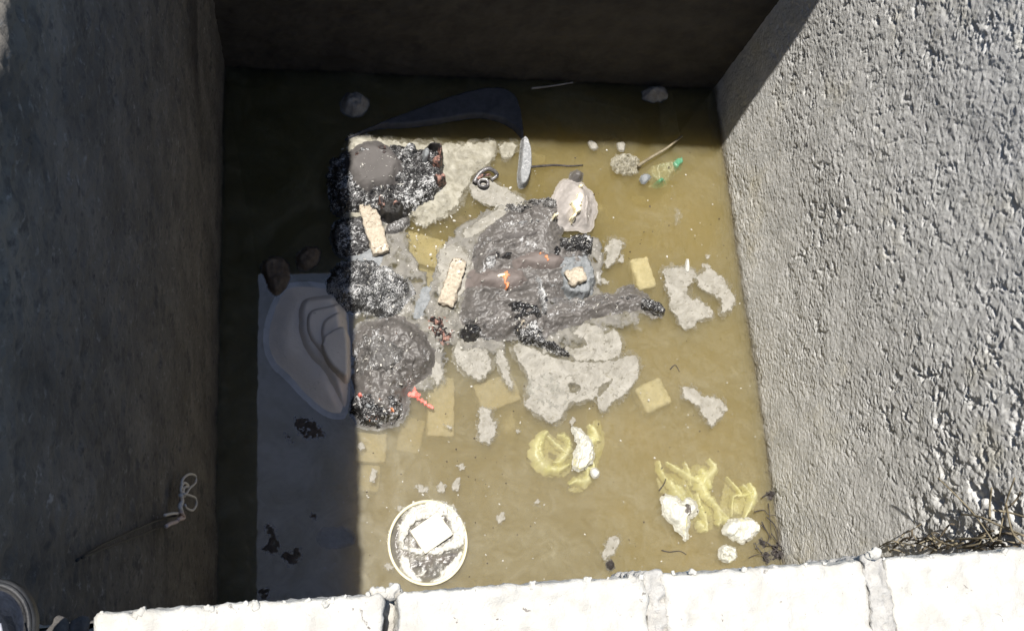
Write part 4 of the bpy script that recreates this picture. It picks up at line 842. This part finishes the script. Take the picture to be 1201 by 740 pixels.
# ---- bucket
bc = W(501.5, 636, .0); RB = .156
t = thing('bucket', (bc[0], bc[1], -.2), 'round white bucket full of crusted ash, floating near the front blocks', 'bucket')
bx = lambda x, y: (440 + x / 5.69, 570 + y / 5.69)
prof = [(RB - .012, -.20), (RB - .006, .002), (RB + .001, .006), (RB + .002, .016), (RB - .005, .019), (RB - .009, .012), (RB - .012, -.015)]
n = 72; V = []; Fc = []
for i in range(n):
    a = 2 * math.pi * i / n
    for r, z in prof: V.append((bc[0] + r * math.cos(a), bc[1] + r * 1.045 * math.sin(a), z))
k = len(prof)
for i in range(n):
    j = (i + 1) % n
    for q in range(k - 1): Fc.append((i * k + q, j * k + q, j * k + q + 1, i * k + q + 1))
mk('rim', V, Fc, M['plastic'], t)
a_ = np.linspace(0, 2 * math.pi, 48, endpoint=False)
disc = [(bc[0] + (RB - .014) * math.cos(a), bc[1] + (RB - .014) * 1.045 * math.sin(a)) for a in a_]
v, f = mound([disc], h=-.004, rise=.02, edge=0, amp=.004, nf=40, step=.004, base=.004, sub=.02, world=True); mk('sludge', v, f, M['sludge'], t)
UC = [bx(150, 330), bx(150, 290), bx(190, 200), bx(270, 130), bx(380, 100), bx(480, 115), bx(560, 180), bx(598, 290), bx(596, 392), bx(520, 420), bx(430, 452), bx(300, 462), bx(190, 430), bx(155, 390)]
HO = [bx(175, 385), bx(235, 260), bx(330, 215), bx(440, 190), bx(490, 215), bx(512, 300), bx(520, 350), bx(460, 395), bx(360, 405), bx(250, 415)]
v, f = mound([UC], h=.018, rise=.012, edge=.008, ef=60, amp=.008, nf=50, step=.0028, sub=.012, ridged=True, holes=[HO], grow=.008); mk('ash_crust', v, f, M['crust'], t)
for q in ([bx(150, 470), bx(190, 450), bx(235, 480), bx(240, 560), bx(300, 600), bx(330, 650), bx(250, 640), bx(180, 570)], [bx(430, 560), bx(480, 530), bx(530, 470), bx(580, 420), bx(588, 470), bx(545, 570), bx(470, 630), bx(370, 652), bx(380, 630), bx(430, 600)],
          [bx(240, 590), bx(310, 585), bx(350, 540), bx(340, 580), bx(310, 610), bx(250, 610)]):
    v, f = mound([q], h=.010, rise=.012, edge=.006, ef=70, amp=.006, nf=70, step=.003, sub=.012); mk('ash_crust', v, f, M['crust'], t)
v, f = mound([[bx(250, 275), bx(330, 235), bx(340, 270), bx(270, 310)]], h=.004, rise=.01, edge=.004, amp=.003, step=.003, sub=.01); mk('rusty_patch', v, f, M['pink'], t)
a, b = W(*bx(285, 375), .03), W(*bx(470, 245), .03); d = b - a
v, f = rbox(((a + b)[0] / 2, (a + b)[1] / 2, .017), (np.linalg.norm(d) * 1.02, .108, .03), math.atan2(d[1], d[0]), .006, .004, .0015, 60, 401, 3)
tag(mk('cream_block', v, f, M['chunk']), 'smooth cream block lying in the ash inside the bucket', 'block')

# ---- twigs by the right wall near the front
t = thing('dark_twigs', W(895, 620), 'dark scraggly twigs in the water against the right wall, near the front', 'twigs')
rr = random.Random(12)
for q in ([(885, 600), (895, 598), (903, 603), (911, 604)], [(893, 612), (897, 620), (905, 632)], [(896, 583), (904, 578), (908, 580)], [(901, 635), (912, 648), (920, 660)], [(890, 642), (897, 652), (900, 662)], [(903, 590), (902, 610), (905, 630)], [(898, 640), (910, 640), (922, 648)],
          [(905, 625), (915, 640), (930, 652)], [(884, 636), (893, 646), (902, 650)], [(893, 615), (901, 628), (898, 640)], [(880, 654), (890, 650), (905, 655)], [(900, 606), (908, 618), (912, 640)]):
    v, f = tube(spline([W(x + rr.uniform(-2, 2), y, .01 + rr.uniform(0, .03)) for x, y in q], 5), rr.uniform(.0018, .0032), 6, .5); mk('twig', v, f, M['twig'], t)
for (x, y, rx, ry) in [(892, 638, 5, 6), (899, 654, 5, 7), (911, 648, 9, 9), (904, 580, 4, 4)]:
    lump(t, [ell(x, y, rx, ry, 0, 14, .3)], 'leaf_clump', 'twig', h=.012, rise=.012, edge=.018, ef=60, gaps=.35, amp=.014, nf=60, ridged=True, step=.0025)
G_TW = 'short thin twigs floating on the water'
for q, lab in [([(776, 645), (785, 647), (797, 646), (805, 650)], 'thin wavy twig above the front blocks'), ([(773, 575), (779, 567), (781, 561)], 'thin upright twig left of the torn streamers bag'), ([(786, 433), (792, 428), (797, 436)], 'tiny forked twig right of the largest scum sheet')]:
    stick('twig', q, .0028, 'twig', lab, 'twig', .004, .6, G_TW)
floaty('dark_lump', [ell(716, 663, 5, 6)], 'small dark lump at the front blocks under a scum patch', 'lump', 'twig', h=.02, rise=.014, amp=.008, nf=80, step=.003)

# ------------------------------------------------------------------ floating specks nobody could count
def specks(name, label, n, m, where, r0, r1, seed):
    rr = random.Random(seed); V = []; Fc = []
    for _ in range(n):
        px, py = where(rr); c = W(px, py); r = r0 + (r1 - r0) * rr.random() ** 3; a0 = rr.uniform(0, 6.28); el = rr.uniform(.35, 1)
        b = len(V); k = 6
        for i in range(k):
            a = 2 * math.pi * i / k; s = r * rr.uniform(.6, 1.2); x, y = s * math.cos(a), s * el * math.sin(a)
            V.append((c[0] + x * math.cos(a0) - y * math.sin(a0), c[1] + x * math.sin(a0) + y * math.cos(a0), -.0005))
        V.append((c[0], c[1], r * .35 + .0008))
        for i in range(k): Fc.append((b + i, b + (i + 1) % k, b + k))
    o = mk(name, V, Fc, M[m], smooth=False, kind='stuff'); o['label'] = label; o['category'] = 'debris'
    return o
def anywhere(rr):
    while True:
        x, y = rr.uniform(425, 900), rr.uniform(172, 685)
        if x < 846 + (y - 172) * .14: return x, y
def near(rr):
    c = rr.choice([(470, 330, 60, 60), (540, 290, 60, 45), (560, 390, 60, 40), (500, 250, 40, 30), (470, 600, 60, 70), (600, 240, 50, 20)])
    return rr.gauss(c[0], c[2] * .6), rr.gauss(c[1], c[3] * .6)
specks('pale_specks', 'tiny pale specks scattered over the sunlit water', 420, 'palespeck', anywhere, .0015, .006, 1)
specks('ash_specks', 'pale ash bits gathered around the charred heaps', 420, 'palespeck', near, .0018, .0085, 2)
specks('dark_specks', 'tiny dark specks scattered over the water', 380, 'darkspeck', anywhere, .0015, .0062, 3)

rr = random.Random(21); V = []; Fc = []
spots = [(450, 215, 45, 32, 200), (600, 245, 34, 9, 90), (608, 266, 30, 5, 60), (572, 300, 8, 22, 60), (560, 380, 34, 16, 110), (634, 350, 7, 20, 60), (690, 357, 45, 10, 90), (450, 420, 36, 34, 260), (440, 480, 28, 16, 60),
         (450, 340, 34, 26, 130), (585, 335, 34, 18, 36), (630, 312, 34, 16, 24), (672, 290, 20, 10, 60), (613, 384, 12, 16, 50), (505, 330, 16, 40, 50), (470, 290, 40, 20, 60), (520, 385, 24, 22, 60), (680, 250, 18, 20, 10)]
for cx, cy, sx_, sy_, n in spots:
    for _ in range(n):
        px, py = rr.gauss(cx, sx_ * .55), rr.gauss(cy, sy_ * .55); c = W(px, py)
        z = TOP.get((int(c[0] // .008), int(c[1] // .008)), -9)
        if z < -.0: continue
        
        if rr.random() < .35: continue
        r = .0016 + .0075 * rr.random() ** 3; el = rr.uniform(.14, .5); a0 = rr.gauss(.9, .8); b = len(V); k = 5
        for i in range(k):
            a = 2 * math.pi * i / k; s_ = r * rr.uniform(.6, 1.25); x, y = s_ * math.cos(a), s_ * el * math.sin(a)
            V.append((c[0] + x * math.cos(a0) - y * math.sin(a0), c[1] + x * math.sin(a0) + y * math.cos(a0), z + .0005 + rr.uniform(0, .003)))
        V.append((c[0], c[1], z + r * .5 + .002))
        for i in range(k): Fc.append((b + i, b + (i + 1) % k, b + k))
o = mk('ash_flecks', V, Fc, M['palespeck'], smooth=False, kind='stuff'); o['label'] = 'white ash flecks strewn over the charred heaps'; o['category'] = 'debris'
